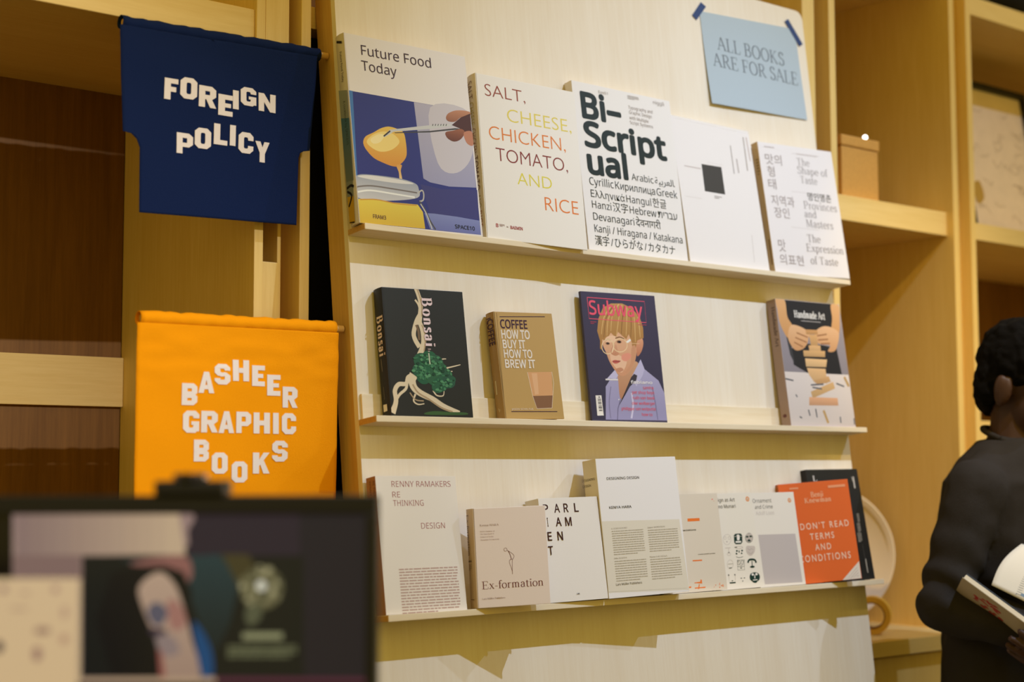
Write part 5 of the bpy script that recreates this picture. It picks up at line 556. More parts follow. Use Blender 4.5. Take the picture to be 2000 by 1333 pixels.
def make_book(key):
    name, build, ccol, scol, row, label, cat = BOOK[key]
    O, ex, ez, w, H, Tk = DATA[key]['fr']
    ex, ez = Vector(ex).normalized(), Vector(ez).normalized(); ey = ez.cross(ex).normalized()
    rt = root(name, label, cat, frame(Vector(O), ex, ey, ez), ROW[row])
    cb, ins = {'hard': (0.0026, 0.003), 'soft': (0.0007, 0.0004), 'mag': (0.0003, 0.0002)}[build]
    cm = mat('cover_' + key, ccol, 0.45 if build != 'soft' else 0.5, 0.04, 500, 0.015)
    bm = bmesh.new()
    g = 0.0                                              # front board, back board
    box(bm, 0, w, 0, cb, 0, H, bev=min(0.0008, cb*.4)); box(bm, 0, w, Tk-cb, Tk, 0, H, bev=min(0.0008, cb*.4))
    cov = obj('cover', bm, cm, rt)
    bm = bmesh.new()
    if build == 'hard':                                  # slightly rounded spine
        prof = [(-0.0006-0.0022*math.sin(math.pi*i/8), Tk*i/8) for i in range(9)]
        a = [bm.verts.new((x, y, 0.0003)) for x, y in prof]; b = [bm.verts.new((x, y, H-0.0003)) for x, y in prof]
        a2 = [bm.verts.new((0.002, y, 0.0003)) for x, y in prof]; b2 = [bm.verts.new((0.002, y, H-0.0003)) for x, y in prof]
        for i in range(8):
            bm.faces.new((a[i], a[i+1], b[i+1], b[i])); bm.faces.new((a2[i], b2[i], b2[i+1], a2[i+1]))
            bm.faces.new((b[i], b[i+1], b2[i+1], b2[i])); bm.faces.new((a[i], a2[i], a2[i+1], a[i+1]))
        for i in (0, 8): bm.faces.new((a[i], b[i], b2[i], a2[i]) if i else (a[i], a2[i], b2[i], b[i]))
        sx = -0.0031
    else:
        box(bm, -0.0004, 0.0006, 0.0001, Tk-0.0001, 0.0001, H-0.0001, bev=0.0002); sx = -0.0006
    spn = obj('spine', bm, mat('spine_' + key, scol, 0.5, 0.04, 500, 0.02), rt)
    obj('page_block', boxes((0.002, w-ins, cb, Tk-cb, ins, H-ins), bev=0.0003), PAGES, rt)
    seed = sum(map(ord, key))
    pic, let = ink_from(DATA[key]['f'], seed)
    front = lambda x, y, k: (x/1000, -k/1000, y/1000)
    def clip(ink, xa, xb, ya, yb):
        ink.v = [(min(max(x, xa), xb), min(max(y, ya), yb), k) for x, y, k in ink.v]
    clip(pic, 0.3, w*1000-0.3, 0.3, H*1000-0.3)
    printed(cov, [(pic, front, 0.10), (let, front, 0.10 + 0.004*pic.k + 0.03)])
    pic, let = ink_from(DATA[key]['s'], seed+1)
    sp = lambda x, y, k: (sx - k/1000, Tk - x/1000, y/1000)
    clip(pic, 0.4, Tk*1000-0.4, 0.4, H*1000-0.4)
    printed(spn, [(pic, sp, 0.08), (let, sp, 0.08 + 0.004*pic.k + 0.03)])
    return rt
books = {k: make_book(k) for k in BOOK}

# clear wrap folded over the top of the white book with the square
def wrap_glints():
    O, ex, ez, w, H, Tk = DATA['white']['fr']
    bm = bmesh.new(); rnd = random.Random(3); n = 40; rows = []
    for j, (yy, zz) in enumerate(((-0.0006, -0.006), (-0.0009, 0.0), (0.003, 0.0022), (Tk*.6, 0.0016))):
        rows.append([bm.verts.new((w*i/n, yy + rnd.uniform(-.0002, .0002), H + zz + (rnd.uniform(0, .0022) if 0 < j < 3 else 0))) for i in range(n+1)])
    for a, b in zip(rows, rows[1:]):
        for i in range(n): bm.faces.new((a[i], a[i+1], b[i+1], b[i]))
    m = bpy.data.materials.new('clear_wrap'); m.use_nodes = True; b = m.node_tree.nodes['Principled BSDF']
    b.inputs['Base Color'].default_value = (1, 1, 1, 1); b.inputs['Roughness'].default_value = 0.08
    b.inputs['Specular IOR Level'].default_value = 1.0; b.inputs['Alpha'].default_value = 0.12
    o = obj('clear_wrap', bm, m, books['white'], True); o['label'] = 'clear plastic wrap on the top edge'
wrap_glints()

# paper band over the thick white book's lower half is printed on its jacket; blue sale notice taped to the panel
def sale_notice():
    sd = DATA['sign']; p = sd['paper']; nm = frame(pan(0, 0, 0), PX, -PN, PU)
    o = root('sale_notice', 'light blue paper notice taped to the upper right of the plywood panel', 'notice', nm)
    n = 14
    def P(s, tt):
        x = (p[0][0]*(1-s)+p[1][0]*s)*(1-tt) + (p[3][0]*(1-s)+p[2][0]*s)*tt
        y = (p[0][1]*(1-s)+p[1][1]*s)*(1-tt) + (p[3][1]*(1-s)+p[2][1]*s)*tt
        return x, y
    def lift(x, y):                       # sheet stands a little off the panel, lower left corner most
        s = (x-p[0][0])/(p[1][0]-p[0][0]); tt = (p[0][1]-y)/(p[0][1]-p[3][1])
        return 0.9 + 6.0*max(0, tt)**2*(1-0.6*s) + 0.8*math.sin(s*5)*tt
    bm = bmesh.new()
    g = [[bm.verts.new((P(i/n, j/n)[0]/1000, -lift(*P(i/n, j/n))/1000, P(i/n, j/n)[1]/1000)) for i in range(n+1)] for j in range(n+1)]
    for j in range(n):
        for i in range(n): bm.faces.new((g[j][i], g[j][i+1], g[j+1][i+1], g[j+1][i]))
    q = obj('paper', bm, mat('blue_paper', (178, 192, 203), 0.75, 0.05, 300, 0.02), o, False)
    md = q.modifiers.new('thickness', 'SOLIDIFY'); md.thickness = 0.0002; md.offset = -1
    for tp in sd['tape']:
        bm = bmesh.new(); m_ = 6
        def T_(s, e): a = [tp[0][k]*(1-s)+tp[1][k]*s for k in (0, 1)]; b = [tp[3][k]*(1-s)+tp[2][k]*s for k in (0, 1)]; return (a[0]*(1-e)+b[0]*e, a[1]*(1-e)+b[1]*e)
        rows = []
        for s in range(m_+1):
            rows.append([bm.verts.new((T_(s/m_, e)[0]/1000, -0.0016, T_(s/m_, e)[1]/1000)) for e in (0, 1)])
        for a, b in zip(rows, rows[1:]): bm.faces.new((a[0], a[1], b[1], b[0]))
        tq = obj('tape_strip', bm, mat('navy_tape', (18, 52, 108), 0.5, 0.05, 200), o); tq['label'] = 'dark blue tape strip'
        md = tq.modifiers.new('thickness', 'SOLIDIFY'); md.thickness = 0.0002
    pic, let = ink_from(sd['f'], 5)
    printed(q, [(let, lambda x, y, k: (x/1000, -(lift(x, y)+0.35)/1000, y/1000), 0)])
sale_notice()

# ------------------------------------------------------------------ cloth banners on dowels
BAN = {"navy":{"rod":[[-0.3814,0.1013,0.6239],[-0.0024,0.1025,0.6339]],"y":0.1013,"out":[[-388.1,606.0],[-380.0,452.3],[-366.4,451.0],[-356.8,443.4],[-351.4,430.5],[-350.3,326.4],[-68.0,334.2],[-64.2,444.9],[-61.3,453.9],[-54.4,458.2],[-42.4,460.7],[-29.8,626.3]],"let":[["F",-312.3,510.7,-289.0,544.2],["O",-285.2,516.1,-255.8,549.9],["R",-252.4,507.4,-221.8,541.7],["E",-217.4,498.6,-191.2,532.9],["I",-190.7,512.3,-180.1,543.2],["G",-176.2,521.5,-146.8,551.7],["N",-142.2,516.8,-109.9,546.9],["P",-289.1,427.6,-260.7,460.5],["O",-257.7,440.1,-228.9,473.0],["L",-224.1,450.3,-199.7,483.9],["I",-195.1,451.8,-184.6,485.2],["C",-179.1,442.5,-151.5,476.7],["Y",-147.9,431.5,-120.9,465.6]]},"orange":{"rod":[[-0.3684,0.0483,0.1585],[-0.0027,0.0486,0.1618]],"y":0.0483,"out":[[-376.1,142.4],[-376.4,-102.0],[-376.1,-162.5],[-21.8,-163.7],[-21.2,-109.8],[-18.4,149.9]],"let":[["B",-301.3,28.0,-275.4,61.5],["A",-273.7,47.3,-246.5,80.1],["S",-245.9,61.4,-218.6,93.5],["H",-213.9,67.8,-185.2,101.0],["E",-179.9,61.0,-156.6,93.6],["E",-152.0,46.7,-127.5,79.9],["R",-123.2,28.2,-95.9,61.8],["G",-298.4,-14.1,-271.1,19.6],["R",-267.8,-13.2,-239.5,19.8],["A",-237.8,-13.8,-210.4,20.0],["P",-206.7,-13.4,-180.4,19.9],["H",-176.0,-13.7,-146.9,19.3],["I",-141.0,-13.9,-130.7,19.4],["C",-124.8,-14.1,-98.5,19.4],["B",-279.5,-57.8,-254.1,-24.5],["O",-248.8,-76.6,-221.7,-44.1],["O",-214.5,-90.3,-186.6,-57.7],["K",-176.7,-76.6,-146.7,-43.7],["S",-142.0,-57.8,-113.9,-24.8]]}}
A_, B_ = .36, .23
def block_letter(ch):
    """convex pieces in the unit box"""
    rc_ = lambda x0, y0, x1, y1: [(x0,y0),(x1,y0),(x1,y1),(x0,y1)]
    c, d = .24, .17; S = .36
    oc = [(c,0),(1-c,0),(1,d),(1,1-d),(1-c,1),(c,1),(0,1-d),(0,d)]
    ic = [(S+.05,B_),(1-S-.05,B_),(1-S,B_+.06),(1-S,1-B_-.06),(1-S-.05,1-B_),(S+.05,1-B_),(S,1-B_-.06),(S,B_+.06)]
    ring = [[oc[i], oc[(i+1) % 8], ic[(i+1) % 8], ic[i]] for i in range(8)]
    bowl = lambda y0, y1: [rc_(0,y1-B_,.76,y1), rc_(0,y0,.76,y0+B_*.9), [(.76,y1),(1,y1-.15),(1-S,y1-B_-.02),(.62,y1-B_)], rc_(1-S,y0+.15,1,y1-.15), [(.76,y0),(.62,y0+B_*.9),(1-S,y0+B_*.9+.02),(1,y0+.15)]]
    G = {
     'I': [rc_(0,0,1,1)],
     'F': [rc_(0,0,.46,1), rc_(.46,1-B_,1,1), rc_(.46,.38,.86,.38+B_)],
     'E': [rc_(0,0,.46,1), rc_(.46,1-B_,1,1), rc_(.46,.40,.88,.40+B_*.85), rc_(.46,0,1,B_)],
     'L': [rc_(0,0,.46,1), rc_(.46,0,1,B_)],
     'H': [rc_(0,0,.36,1), rc_(.64,0,1,1), rc_(.36,.39,.64,.39+B_)],
     'N': [rc_(0,0,.32,1), rc_(.68,0,1,1), [(0,1),(.32,1),(1,0),(.68,0)]],
     'O': ring,
     'C': [r for i, r in enumerate(ring) if i != 2] + [rc_(1-S,1-d-.2,1,1-d), rc_(1-S,d,1,d+.2)],
     'G': [r for i, r in enumerate(ring) if i != 2] + [rc_(1-S,1-d-.17,1,1-d), rc_(1-S,d-.1,1,.52), rc_(.52,.36,1,.52)],
     'P': [rc_(0,0,S,1)] + bowl(.33, 1),
     'R': [rc_(0,0,S,1)] + bowl(.38, 1) + [[(.40,.42),(.74,.42),(1.02,0),(.66,0)]],
     'B': [rc_(0,0,S,1)] + bowl(.42, 1) + bowl(0, .56),
     'A': [[(0,0),(.33,0),(.6,1),(.34,1)], [(.67,0),(1,0),(.66,1),(.4,1)], rc_(.25,.18,.75,.38)],
     'K': [rc_(0,0,.38,1), [(.38,.36),(.38,.66),(.64,1),(1,1)], [(.42,.5),(.66,.62),(1.02,0),(.64,0)]],
     'Y': [rc_(.32,0,.68,.5), [(0,1),(.36,1),(.66,.42),(.34,.42)], [(.64,1),(1,1),(.68,.42),(.36,.42)]],
     'S': [[(c,1),(1-c,1),(1,1-d),(1-S,1-B_-.04),(.6,1-B_),(.4,1-B_),(0,1-d)], rc_(0,.56,S,1-d), [(0,.56),(S,.62),(.45,.58),(1-c,.58),(.7,.40),(.2,.42)], [(.2,.46),(.62,.6),(1-c,.58),(1,.44),(1-S,.40),(.4,.38)], rc_(1-S,d,1,.46), [(0,d),(.4,B_),(.6,B_),(1-S,B_+.04),(1,d),(1-c,0),(c,0)], rc_(1-S,.68,1,1-d), rc_(0,d,S,.30)],
    }
    return G[ch]
def banner(key, name, label, ccol, seed, amp, rsl):
    b = BAN[key]; L, R_ = Vector(b['rod'][0]), Vector(b['rod'][1]); y0 = b['y'] - 0.013
    rt = root(name, label, 'banner', Matrix.Translation(R_), 'cloth shop banners on dowels at the side of the stand')
    inv = Matrix.Translation(-R_)
    loc = lambda v: Vector(v) - R_
    d = (L - R_).normalized()
    bm = bmesh.new(); n = 9; end = R_ - d*0.001
    st = [0, .1, .3, .5, .7, .9, 1]
    tube(bm, [loc(end + (L - d*0.004 - end)*s) for s in st], 0.0058, 16)
    obj('dowel', bm, DOWEL, rt, False)
    clm = mat('cloth_' + key, ccol, 0.9, 0.5, 900, 0.06, 0.1)
    a = R_ + (L - R_)*0.045
    bm = bmesh.new(); m = 40; pts = []; rs = []
    for i in range(m+1):
        q = a + (L - a)*(i/m); q.z += 0.0006*math.sin(i*1.7+seed); pts.append(loc(q)); rs.append(rsl*(1+0.05*math.sin(i*0.9+seed)+0.04*math.sin(i*2.3)))
    tube(bm, pts, rs, 20, caps=False)
    q = obj('rod_sleeve', bm, clm, rt, True)
    md = q.modifiers.new('thickness', 'SOLIDIFY'); md.thickness = 0.0012; md.offset = -1
    # hanging cloth: rows from top to bottom between the outline's two sides
    out = [tuple(p) for p in b['out']]; k = out.index(min(out[:len(out)//2+1], key=lambda p: p[1])); 
    half = len(out)//2; left, right = out[:half], list(reversed(out[half:]))
    def side(s, z):
        s = sorted(s, key=lambda p: -p[1])
        if z >= s[0][1]: return s[0][0]
        for p, q in zip(s, s[1:]):
            if q[1] <= z <= p[1]: return p[0] + (q[0]-p[0])*(p[1]-z)/max(1e-6, p[1]-q[1])
        return s[-1][0]
    zt = (L.z+R_.z)/2*1000; zb = (left[-1][1]+right[-1][1])/2
    def rodz(x): return (R_.z + (L.z-R_.z)*(x/1000-R_.x)/(L.x-R_.x))*1000 - rsl*700
    def wave(x, z):
        tt = max(0.0, (zt - z))/1000
        g = 0.0
        if key == 'orange':
            g += 2.2*noise.noise(Vector((x*.012, z*.012, seed)))*min(1, tt*8) + 2.6*noise.noise(Vector((x*.02, z*.045, seed+5)))*math.exp(-((tt-.05)/.04)**2)
        else:
            g += 3.0*noise.noise(Vector((x*.006+z*.004, z*.006, seed)))*min(1, tt*6) + 1.5*math.sin((x*.02 + z*.03))*math.exp(-((tt-.07)/.05)**2)
        return g*amp
    zs = sorted(set([p[1] for p in left+right] + [zt - (zt-zb)*i/70 for i in range(71)]), reverse=True); zs = [z for z in zs if zb-1e-6 <= z]
    bm = bmesh.new(); ns = 56; g = []
    for j, z in enumerate(zs):
        xl, xr = side(left, z), side(right, z); row = []
        dl, dr = left[-1][1]-zb, right[-1][1]-zb
        for i in range(ns+1):
            x = xl + (xr-xl)*i/ns
            s = (z - zb)/(zt - zb); zz = z + (dl + (dr-dl)*i/ns)*(1-s)
            zz = min(zz, rodz(x))
            row.append(bm.verts.new(loc((x/1000, y0 + wave(x, zz)/1000, zz/1000))))
        g.append(row)
    for r0, r1_ in zip(g, g[1:]):
        for i in range(ns):
            try: bm.faces.new((r0[i], r0[i+1], r1_[i+1], r1_[i]))
            except ValueError: pass
    q = obj('cloth', bm, clm, rt, True)
    md = q.modifiers.new('thickness', 'SOLIDIFY'); md.thickness = 0.0006; md.offset = 0
    ink = Ink()
    for ch, x0, z0, x1, z1 in b['let']:
        for kk, pc in enumerate(block_letter(ch)): ink.poly([(x0+(x1-x0)*px, z0+(z1-z0)*py) for px, py in pc], (236, 226, 230), z=kk)
    def wp(x, z, kk): return loc((x/1000, y0 + wave(x, z)/1000 - 0.0010 - kk*0.00002, z/1000))
    printed(q, [(ink, wp, 0)])
banner('navy', 'cloth_banner', 'navy blue cloth banner with cut-away lower corners, upper of the two', (19, 35, 80), 3.0, 1.0, 0.0108)
banner('orange', 'cloth_banner', 'bright orange cloth banner hanging below the navy one', (255, 160, 8), 7.0, 1.0, 0.0118)

# ------------------------------------------------------------------ things standing in the shelving
def tbox(name, label, cat, m, O, ex, bs, parts=()):
    rt = root(name, label, cat, frame(Vector(O), Vector(ex).normalized(), Vector((0,0,1)).cross(Vector(ex).normalized()), Vector((0,0,1))))
    return rt
kb = root('storage_box', 'small kraft brown box standing on the shelf right of the stand', 'box', Matrix.Translation((fx(1.59), 0.21, fz(0.572)+0.0005)))
KRAFT = mat('kraft_board', (204, 152, 76), 0.7, 0.2, 120, 0.14)
obj('box_body', boxes((-0.085, 0.050, -0.06, 0.12, 0, 0.120), bev=0.002), KRAFT, kb)
obj('lid', boxes((-0.088, 0.053, -0.063, 0.123, 0.121, 0.146), bev=0.003), KRAFT, kb)
kn = root('glint_ball', 'tiny glowing ball added for the glint on top of the kraft box', 'glint', Matrix.Translation((1.538, 0.162, fz(0.572)+0.1466)))  # glowing ball added in place of a glint, no lamp here
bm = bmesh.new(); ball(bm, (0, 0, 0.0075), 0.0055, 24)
gm = mat('glint_glow', (240, 240, 240), 0.2, 0, 10); gm.node_tree.nodes['Principled BSDF'].inputs['Emission Color'].default_value = (1, 0.95, 0.92, 1); gm.node_tree.nodes['Principled BSDF'].inputs['Emission Strength'].default_value = 5.0
obj('glow_ball', bm, gm, kn, True)
bm = bmesh.new(); bmesh.ops.create_cone(bm, cap_ends=True, segments=20, radius1=0.004, radius2=0.003, depth=0.0026, matrix=Matrix.Translation((0, 0, 0.0013)))
obj('ball_base', bm, BLACK, kn)

# framed print leaning in the far right bay
lean = math.atan2(0.07, 0.45)
pf = root('picture_frame', 'black framed pale map print leaning in the far right bay', 'picture frame', Matrix.Translation((fx(2.30)-0.005, 0.285, fz(0.556)+0.0005)) @ Matrix.Rotation(-lean, 4, 'X'))
FW, FH = 0.36, 0.455
x0 = -0.07
obj('frame', boxes((x0, x0+FW, -0.018, 0.004, 0, 0.018), (x0, x0+FW, -0.018, 0.004, FH-0.018, FH), (x0, x0+0.018, -0.018, 0.004, 0.018, FH-0.018), (x0+FW-0.018, x0+FW, -0.018, 0.004, 0.018, FH-0.018), bev=0.001), BLACK, pf)
obj('backing_board', boxes((x0+0.005, x0+FW-0.005, -0.002, 0.003, 0.005, FH-0.005)), KRAFT, pf)
pp_ = obj('paper_print', boxes((x0+0.018, x0+FW-0.018, -0.006, -0.003, 0.018, FH-0.018), bev=0), mat('map_paper', (238, 214, 190), 0.6, 0.05, 30, 0.10), pf)
ik = Ink(); rnd = random.Random(8)
for i in range(26):
    ik.k += 1; x, y = rnd.uniform(x0*1000+30, (x0+FW)*1000-40), rnd.uniform(60, FH*1000-60)
    ink_stroke(ik, smooth_open([(x + 14*j + rnd.uniform(-8, 8), y + rnd.uniform(-16, 16)) for j in range(4)]), 1.6, 1.2, (150, 122, 98))
ik.poly(smooth_closed([(x0*1000+40, 150), (x0*1000+75, 165), (x0*1000+85, 120), (x0*1000+50, 100)]), (190, 150, 70))
printed(pp_, [(ik, lambda x, y, k: (x/1000, -0.0063-k/1000, y/1000), 0)])

bg_ = root('cloth_bag', 'black soft bag lying on the top shelf of the far right bay', 'bag', Matrix.Translation((fx(2.24), 0.265, fz(1.15)+0.0005)))
bm = bmesh.new(); bmesh.ops.create_uvsphere(bm, u_segments=36, v_segments=24, radius=1)
for v in bm.verts:
    s = lambda q, e: math.copysign(abs(q)**e, q)
    v.co = Vector((s(v.co.x, .6)*.19, s(v.co.y, .6)*.14, s(v.co.z, .7)*.08+.08))
    v.co += Vector((1, 1, .5))*0.012*noise.noise(v.co*9)
    v.co.z = max(0.0, v.co.z)
obj('bag_body', bm, mat('black_canvas', (16, 15, 16), 0.9, 0.4, 300), bg_, True)
bm = bmesh.new(); tube(bm, [(-.08, -.02, .15), (-.07, -.06, .22), (0, -.08, .25), (.07, -.06, .22), (.08, -.02, .15)], 0.009, 10)
obj('handle', bm, mat('black_canvas', (16, 15, 16)), bg_, True)

# pale disc added for a light patch, and a tape roll on the counter
ty = 0.55
tr = root('light_patch_disc', 'pale round disc added for the light patch on the side wall of the bay', 'light patch', frame(Vector((1.672, 0.418, fz(-0.466)+0.0015)), Vector((0.6, -0.8, 0)), Vector((0.8, 0.6, -0.08)).normalized(), Vector((0.064, 0.048, 0.9968)).normalized()))
bm = bmesh.new(); R0 = 0.172; n = 64
prof = [(0.0, 0.006), (R0-0.016, 0.006), (R0-0.004, -0.010), (R0, -0.010), (R0, -0.006), (R0-0.012, 0.012), (0.0, 0.012)]
rings = []
for rr, dd in prof:
    rings.append([bm.verts.new((rr*math.cos(2*math.pi*k/n), dd, R0 + rr*math.sin(2*math.pi*k/n))) for k in range(n)] if rr > 0 else [bm.verts.new((0, dd, R0))])
for a, b in zip(rings, rings[1:]):
    for k in range(n):
        if len(a) == 1: bm.faces.new((a[0], b[k], b[(k+1) % n]))
        elif len(b) == 1: bm.faces.new((a[k], b[0], a[(k+1) % n]))
        else: bm.faces.new((a[k], b[k], b[(k+1) % n], a[(k+1) % n]))
obj('disc_body', bm, mat('light_patch_pale', (236, 224, 206), 0.5, 0.02, 100), tr, True)
tp = root('tape_roll', 'yellow tape roll standing on the counter beside the stand', 'tape roll', frame(Vector((fx(1.648), 0.20, fz(-0.466)+0.0004)), Vector((0.55, -0.83, 0)).normalized(), Vector((0.83, 0.55, 0)).normalized(), Vector((0, 0, 1))))
def annulus(bm, ro, ri, y0, y1, zc, n=48):
    rs = [[bm.verts.new((r*math.cos(2*math.pi*k/n), y, zc + r*math.sin(2*math.pi*k/n))) for k in range(n)] for r, y in ((ro, y0), (ro, y1), (ri, y1), (ri, y0))]
    for a, b in zip(rs, rs[1:] + rs[:1]):
        for k in range(n): bm.faces.new((a[k], b[k], b[(k+1) % n], a[(k+1) % n]))
    return bm
bm = bmesh.new(); annulus(bm, 0.044, 0.031, -0.022, 0.022, 0.044)
obj('tape', bm, mat('yellow_tape', (232, 190, 84), 0.5, 0.1, 200, 0.05), tp, False)
bm = bmesh.new(); annulus(bm, 0.0309, 0.0285, -0.0235, 0.0235, 0.044)
obj('core', bm, mat('card_core', (150, 106, 56), 0.8, 0.1, 200), tp, False)

# ------------------------------------------------------------------ monitor in the foreground
MON = {"O":[-0.6126,-0.9437,-0.0946],"ex":[0.7726,-0.6349,0.0],"n":[-0.6349,-0.7726,0.0],"tr":[0.0,0.0],"tl":[-342.7,0.8],"br":[5.9,-167.3],"stl":[-332.2,-13.1],"str_":[-6.9,-13.9],"sbr":[-0.1,-167.3],"cam":[[-200.9,0.4],[-138.1,0.3],[-201.1,13.4],[-182.5,14.3],[-159.2,14.3],[-171.0,20.3]]}
mo, mex, mn = Vector(MON['O']), Vector(MON['ex']), Vector(MON['n'])
if mn.dot(Vector(CAM['loc']) - mo) < 0: mn = -mn
mz = Vector((0, 0, 1)); mey = -mn                       # local y points away from the viewer
MM = frame(mo, mex, mey, mz)
wid = 0.62; hgt = 0.375; bz = 0.0165
mon = root('monitor', 'black desktop monitor in the foreground showing a dark picture', 'monitor', MM)
obj('housing', boxes((-wid, 0, 0.004, 0.030, -hgt, 0), bev=0.004), BLACK, mon)
obj('bezel', boxes((-wid, 0, -0.004, 0.004, -bz, 0), (-wid, 0, -0.004, 0.004, -hgt, -hgt+0.022), (-wid, -wid+bz, -0.004, 0.004, -hgt+0.022, -bz), (-bz*0.6, 0, -0.004, 0.004, -hgt+0.022, -bz), bev=0.0012), BLACK, mon)
SCR = print_mat('lit_screen', 0.72)
pic, let = ink_from(DATA['screen']['f'], 3)
pic.v = [(x, y, k) for x, y, k in pic.v]
scr = obj('screen', boxes((-wid+bz, -bz*0.6, 0.0005, 0.0035, -hgt+0.022, -bz), bev=0), mat('screen_glass', (12, 10, 14), 0.25, 0, 10), mon)
xs0, xs1, zs0, zs1 = (-wid+bz)*1000, -bz*600, (-hgt+0.022)*1000, -bz*1000
for I_ in (pic, let): I_.v = [(min(max(x, xs0), xs1), min(max(y, zs0), zs1), k) for x, y, k in I_.v]
sl = lambda x, y, k: (x/1000, 0.0004-k/1000, y/1000)
printed(scr, [(pic, sl, 0.02, SCR), (let, sl, 0.04 + 0.004*pic.k)])
tb = -hgt - 0.10                                        # desk top height below the monitor, local z
obj('neck', boxes((-wid/2-0.03, -wid/2+0.03, 0.034, 0.060, tb+0.012, -0.12), bev=0.004), BLACK, mon)
obj('foot', boxes((-wid/2-0.12, -wid/2+0.12, -0.08, 0.11, tb+0.0005, tb+0.012), bev=0.004), BLACK, mon)
obj('neck_mount', boxes((-wid/2-0.05, -wid/2+0.05, 0.0302, 0.0338, -0.24, -0.12), bev=0.001), BLACK, mon)
wc = root('webcam', 'small black webcam clipped on the top edge of the monitor', 'webcam', MM)
c = MON['cam']; cx0, cx1 = c[0][0]/1000, c[1][0]/1000; ch = c[2][1]/1000; mxx0, mxx1 = c[3][0]/1000, c[4][0]/1000; chh = c[5][1]/1000
obj('clip', boxes((cx0, cx1, -0.010, 0.034, 0.0003, ch), bev=0.002), BLACK, wc)
obj('camera_head', boxes((mxx0-0.001, mxx1+0.001, -0.012, 0.016, ch+0.0002, chh), bev=0.002), mat('webcam_shell', (44, 38, 42), 0.3, 0, 10), wc)
bm = bmesh.new(); bmesh.ops.create_cone(bm, cap_ends=True, segments=24, radius1=0.0042, radius2=0.0042, depth=0.003, matrix=Matrix.Translation(((mxx0+mxx1)/2, -0.0136, (ch+chh)/2)) @ Matrix.Rotation(math.pi/2, 4, 'X'))
obj('lens', bm, mat('lens_glass', (10, 10, 16), 0.05, 0, 10), wc)
bm = bmesh.new(); ball(bm, (mxx1+0.004, -0.004, ch+0.0026), 0.0026, 12)
obj('hinge_knob', bm, mat('chrome_knob', (230, 215, 215), 0.15, 0, 10, 0, .5, 1.0), wc, True)
# desk (below the picture) that carries the monitor and the card
dk = root('desk', 'plain wooden desk below the picture edge carrying the monitor', 'desk', MM)
obj('desk_top', boxes((-1.0, 0.18, -0.30, 0.22, tb-0.03, tb), bev=0.002), CABX, dk)
for lx in (-0.96, 0.12):
    for ly in (-0.26, 0.16): obj('leg', boxes((lx, lx+0.05, ly, ly+0.05, FLOOR-mo.z, tb-0.0305), bev=0.002), CAB, dk)
# pale card in front of the screen's left corner
cp = [Vector(v) for v in ((-0.92, -0.84, -0.161), (-0.869, -0.882, -0.161))]
ce = (cp[1]-cp[0]).normalized(); cn = Vector((0, 0, 1)).cross(ce).normalized()
cd = root('printed_card', 'pale card with faint violet marks standing before the monitor', 'card', frame(cp[1], ce, cn, Vector((0, 0, 1))))
hb = (mo.z + tb) - cp[1].z
cs_ = obj('card_sheet', boxes((-0.20, 0, 0, 0.0012, hb+0.0005, 0), bev=0), mat('card_white', (232, 216, 200), 0.7, 0.03, 200), cd)
obj('card_prop', boxes((-0.12, -0.08, 0.0013, 0.04, hb+0.0005, -0.06), bev=0.001), mat('card_white', (232, 216, 200)), cd)
ik = Ink()
for x, y, rx, ry, col in ((-63, -9, 3, 3, (170,140,150)), (-20, -9, 3, 3, (190,160,165)), (-45, -12, 4, 1.6, (205,182,178)), (-12, -28, 3, 5, (205,180,176)), (-30, -43, 7, 3, (172,146,148)), (-34, -62, 4, 6, (172,142,148)), (-66, -56, 4, 5, (60,44,70)), (-12, -50, 4, 4, (204,176,170)), (-50, -25, 8, 1.4, (206,184,178))):
    ik.k += 1; ik.poly([(x+rx*math.cos(2*math.pi*i/16), y+ry*math.sin(2*math.pi*i/16)) for i in range(16)], col)
printed(cs_, [(ik, lambda x, y, k: (x/1000, -0.0002-k/1000, y/1000), 0)])

# ------------------------------------------------------------------ person reading at the right edge
def unify(name, bm, voxel, material, parent, smooth=2, disp=None):
    """grow one continuous skin over the overlapping shapes"""
    me = bpy.data.meshes.new('shape'); bm.to_mesh(me); bm.free()
    o = bpy.data.objects.new('shape', me); C.objects.link(o)
    rm = o.modifiers.new('remesh', 'REMESH'); rm.mode = 'VOXEL'; rm.voxel_size = voxel; rm.use_smooth_shade = True
    sm_ = o.modifiers.new('smooth', 'SMOOTH'); sm_.factor = 0.5; sm_.iterations = smooth
    dg = bpy.context.evaluated_depsgraph_get(); dg.update()
    out = bpy.data.meshes.new_from_object(o.evaluated_get(dg))
    bpy.data.objects.remove(o); bpy.data.meshes.remove(me)
    if disp:
        nrm = [v.normal.copy() for v in out.vertices]
        for v, nn in zip(out.vertices, nrm): v.co += nn * disp(v.co)
    out.materials.clear()
    return link(name, out, material, parent, True)
def chain(bm, pts, rad, n=14):
    """tapering limb with rounded ends through the joints"""
    P = [Vector(p) for p in pts]; Q, Rr = [], []
    for i in range(len(P)-1):
        for k in range(5):
            s = k/5; Q.append(P[i].lerp(P[i+1], s)); Rr.append(rad[i]*(1-s)+rad[i+1]*s)
    Q.append(P[-1]); Rr.append(rad[-1])
    tube(bm, Q, Rr, n)
    for p, q in zip(P, rad): ball(bm, p, q, n)
def loft(bm, rows, ax, ay, n=28):
    rings = []
    for c, a, b in rows: rings.append([bm.verts.new(Vector(c) + ax*(a*math.cos(2*math.pi*k/n)) + ay*(b*math.sin(2*math.pi*k/n))) for k in range(n)])
    for a, b in zip(rings, rings[1:]):
        for k in range(n): bm.faces.new((a[k], a[(k+1) % n], b[(k+1) % n], b[k]))
    bm.faces.new(list(reversed(rings[0]))); bm.faces.new(rings[-1])
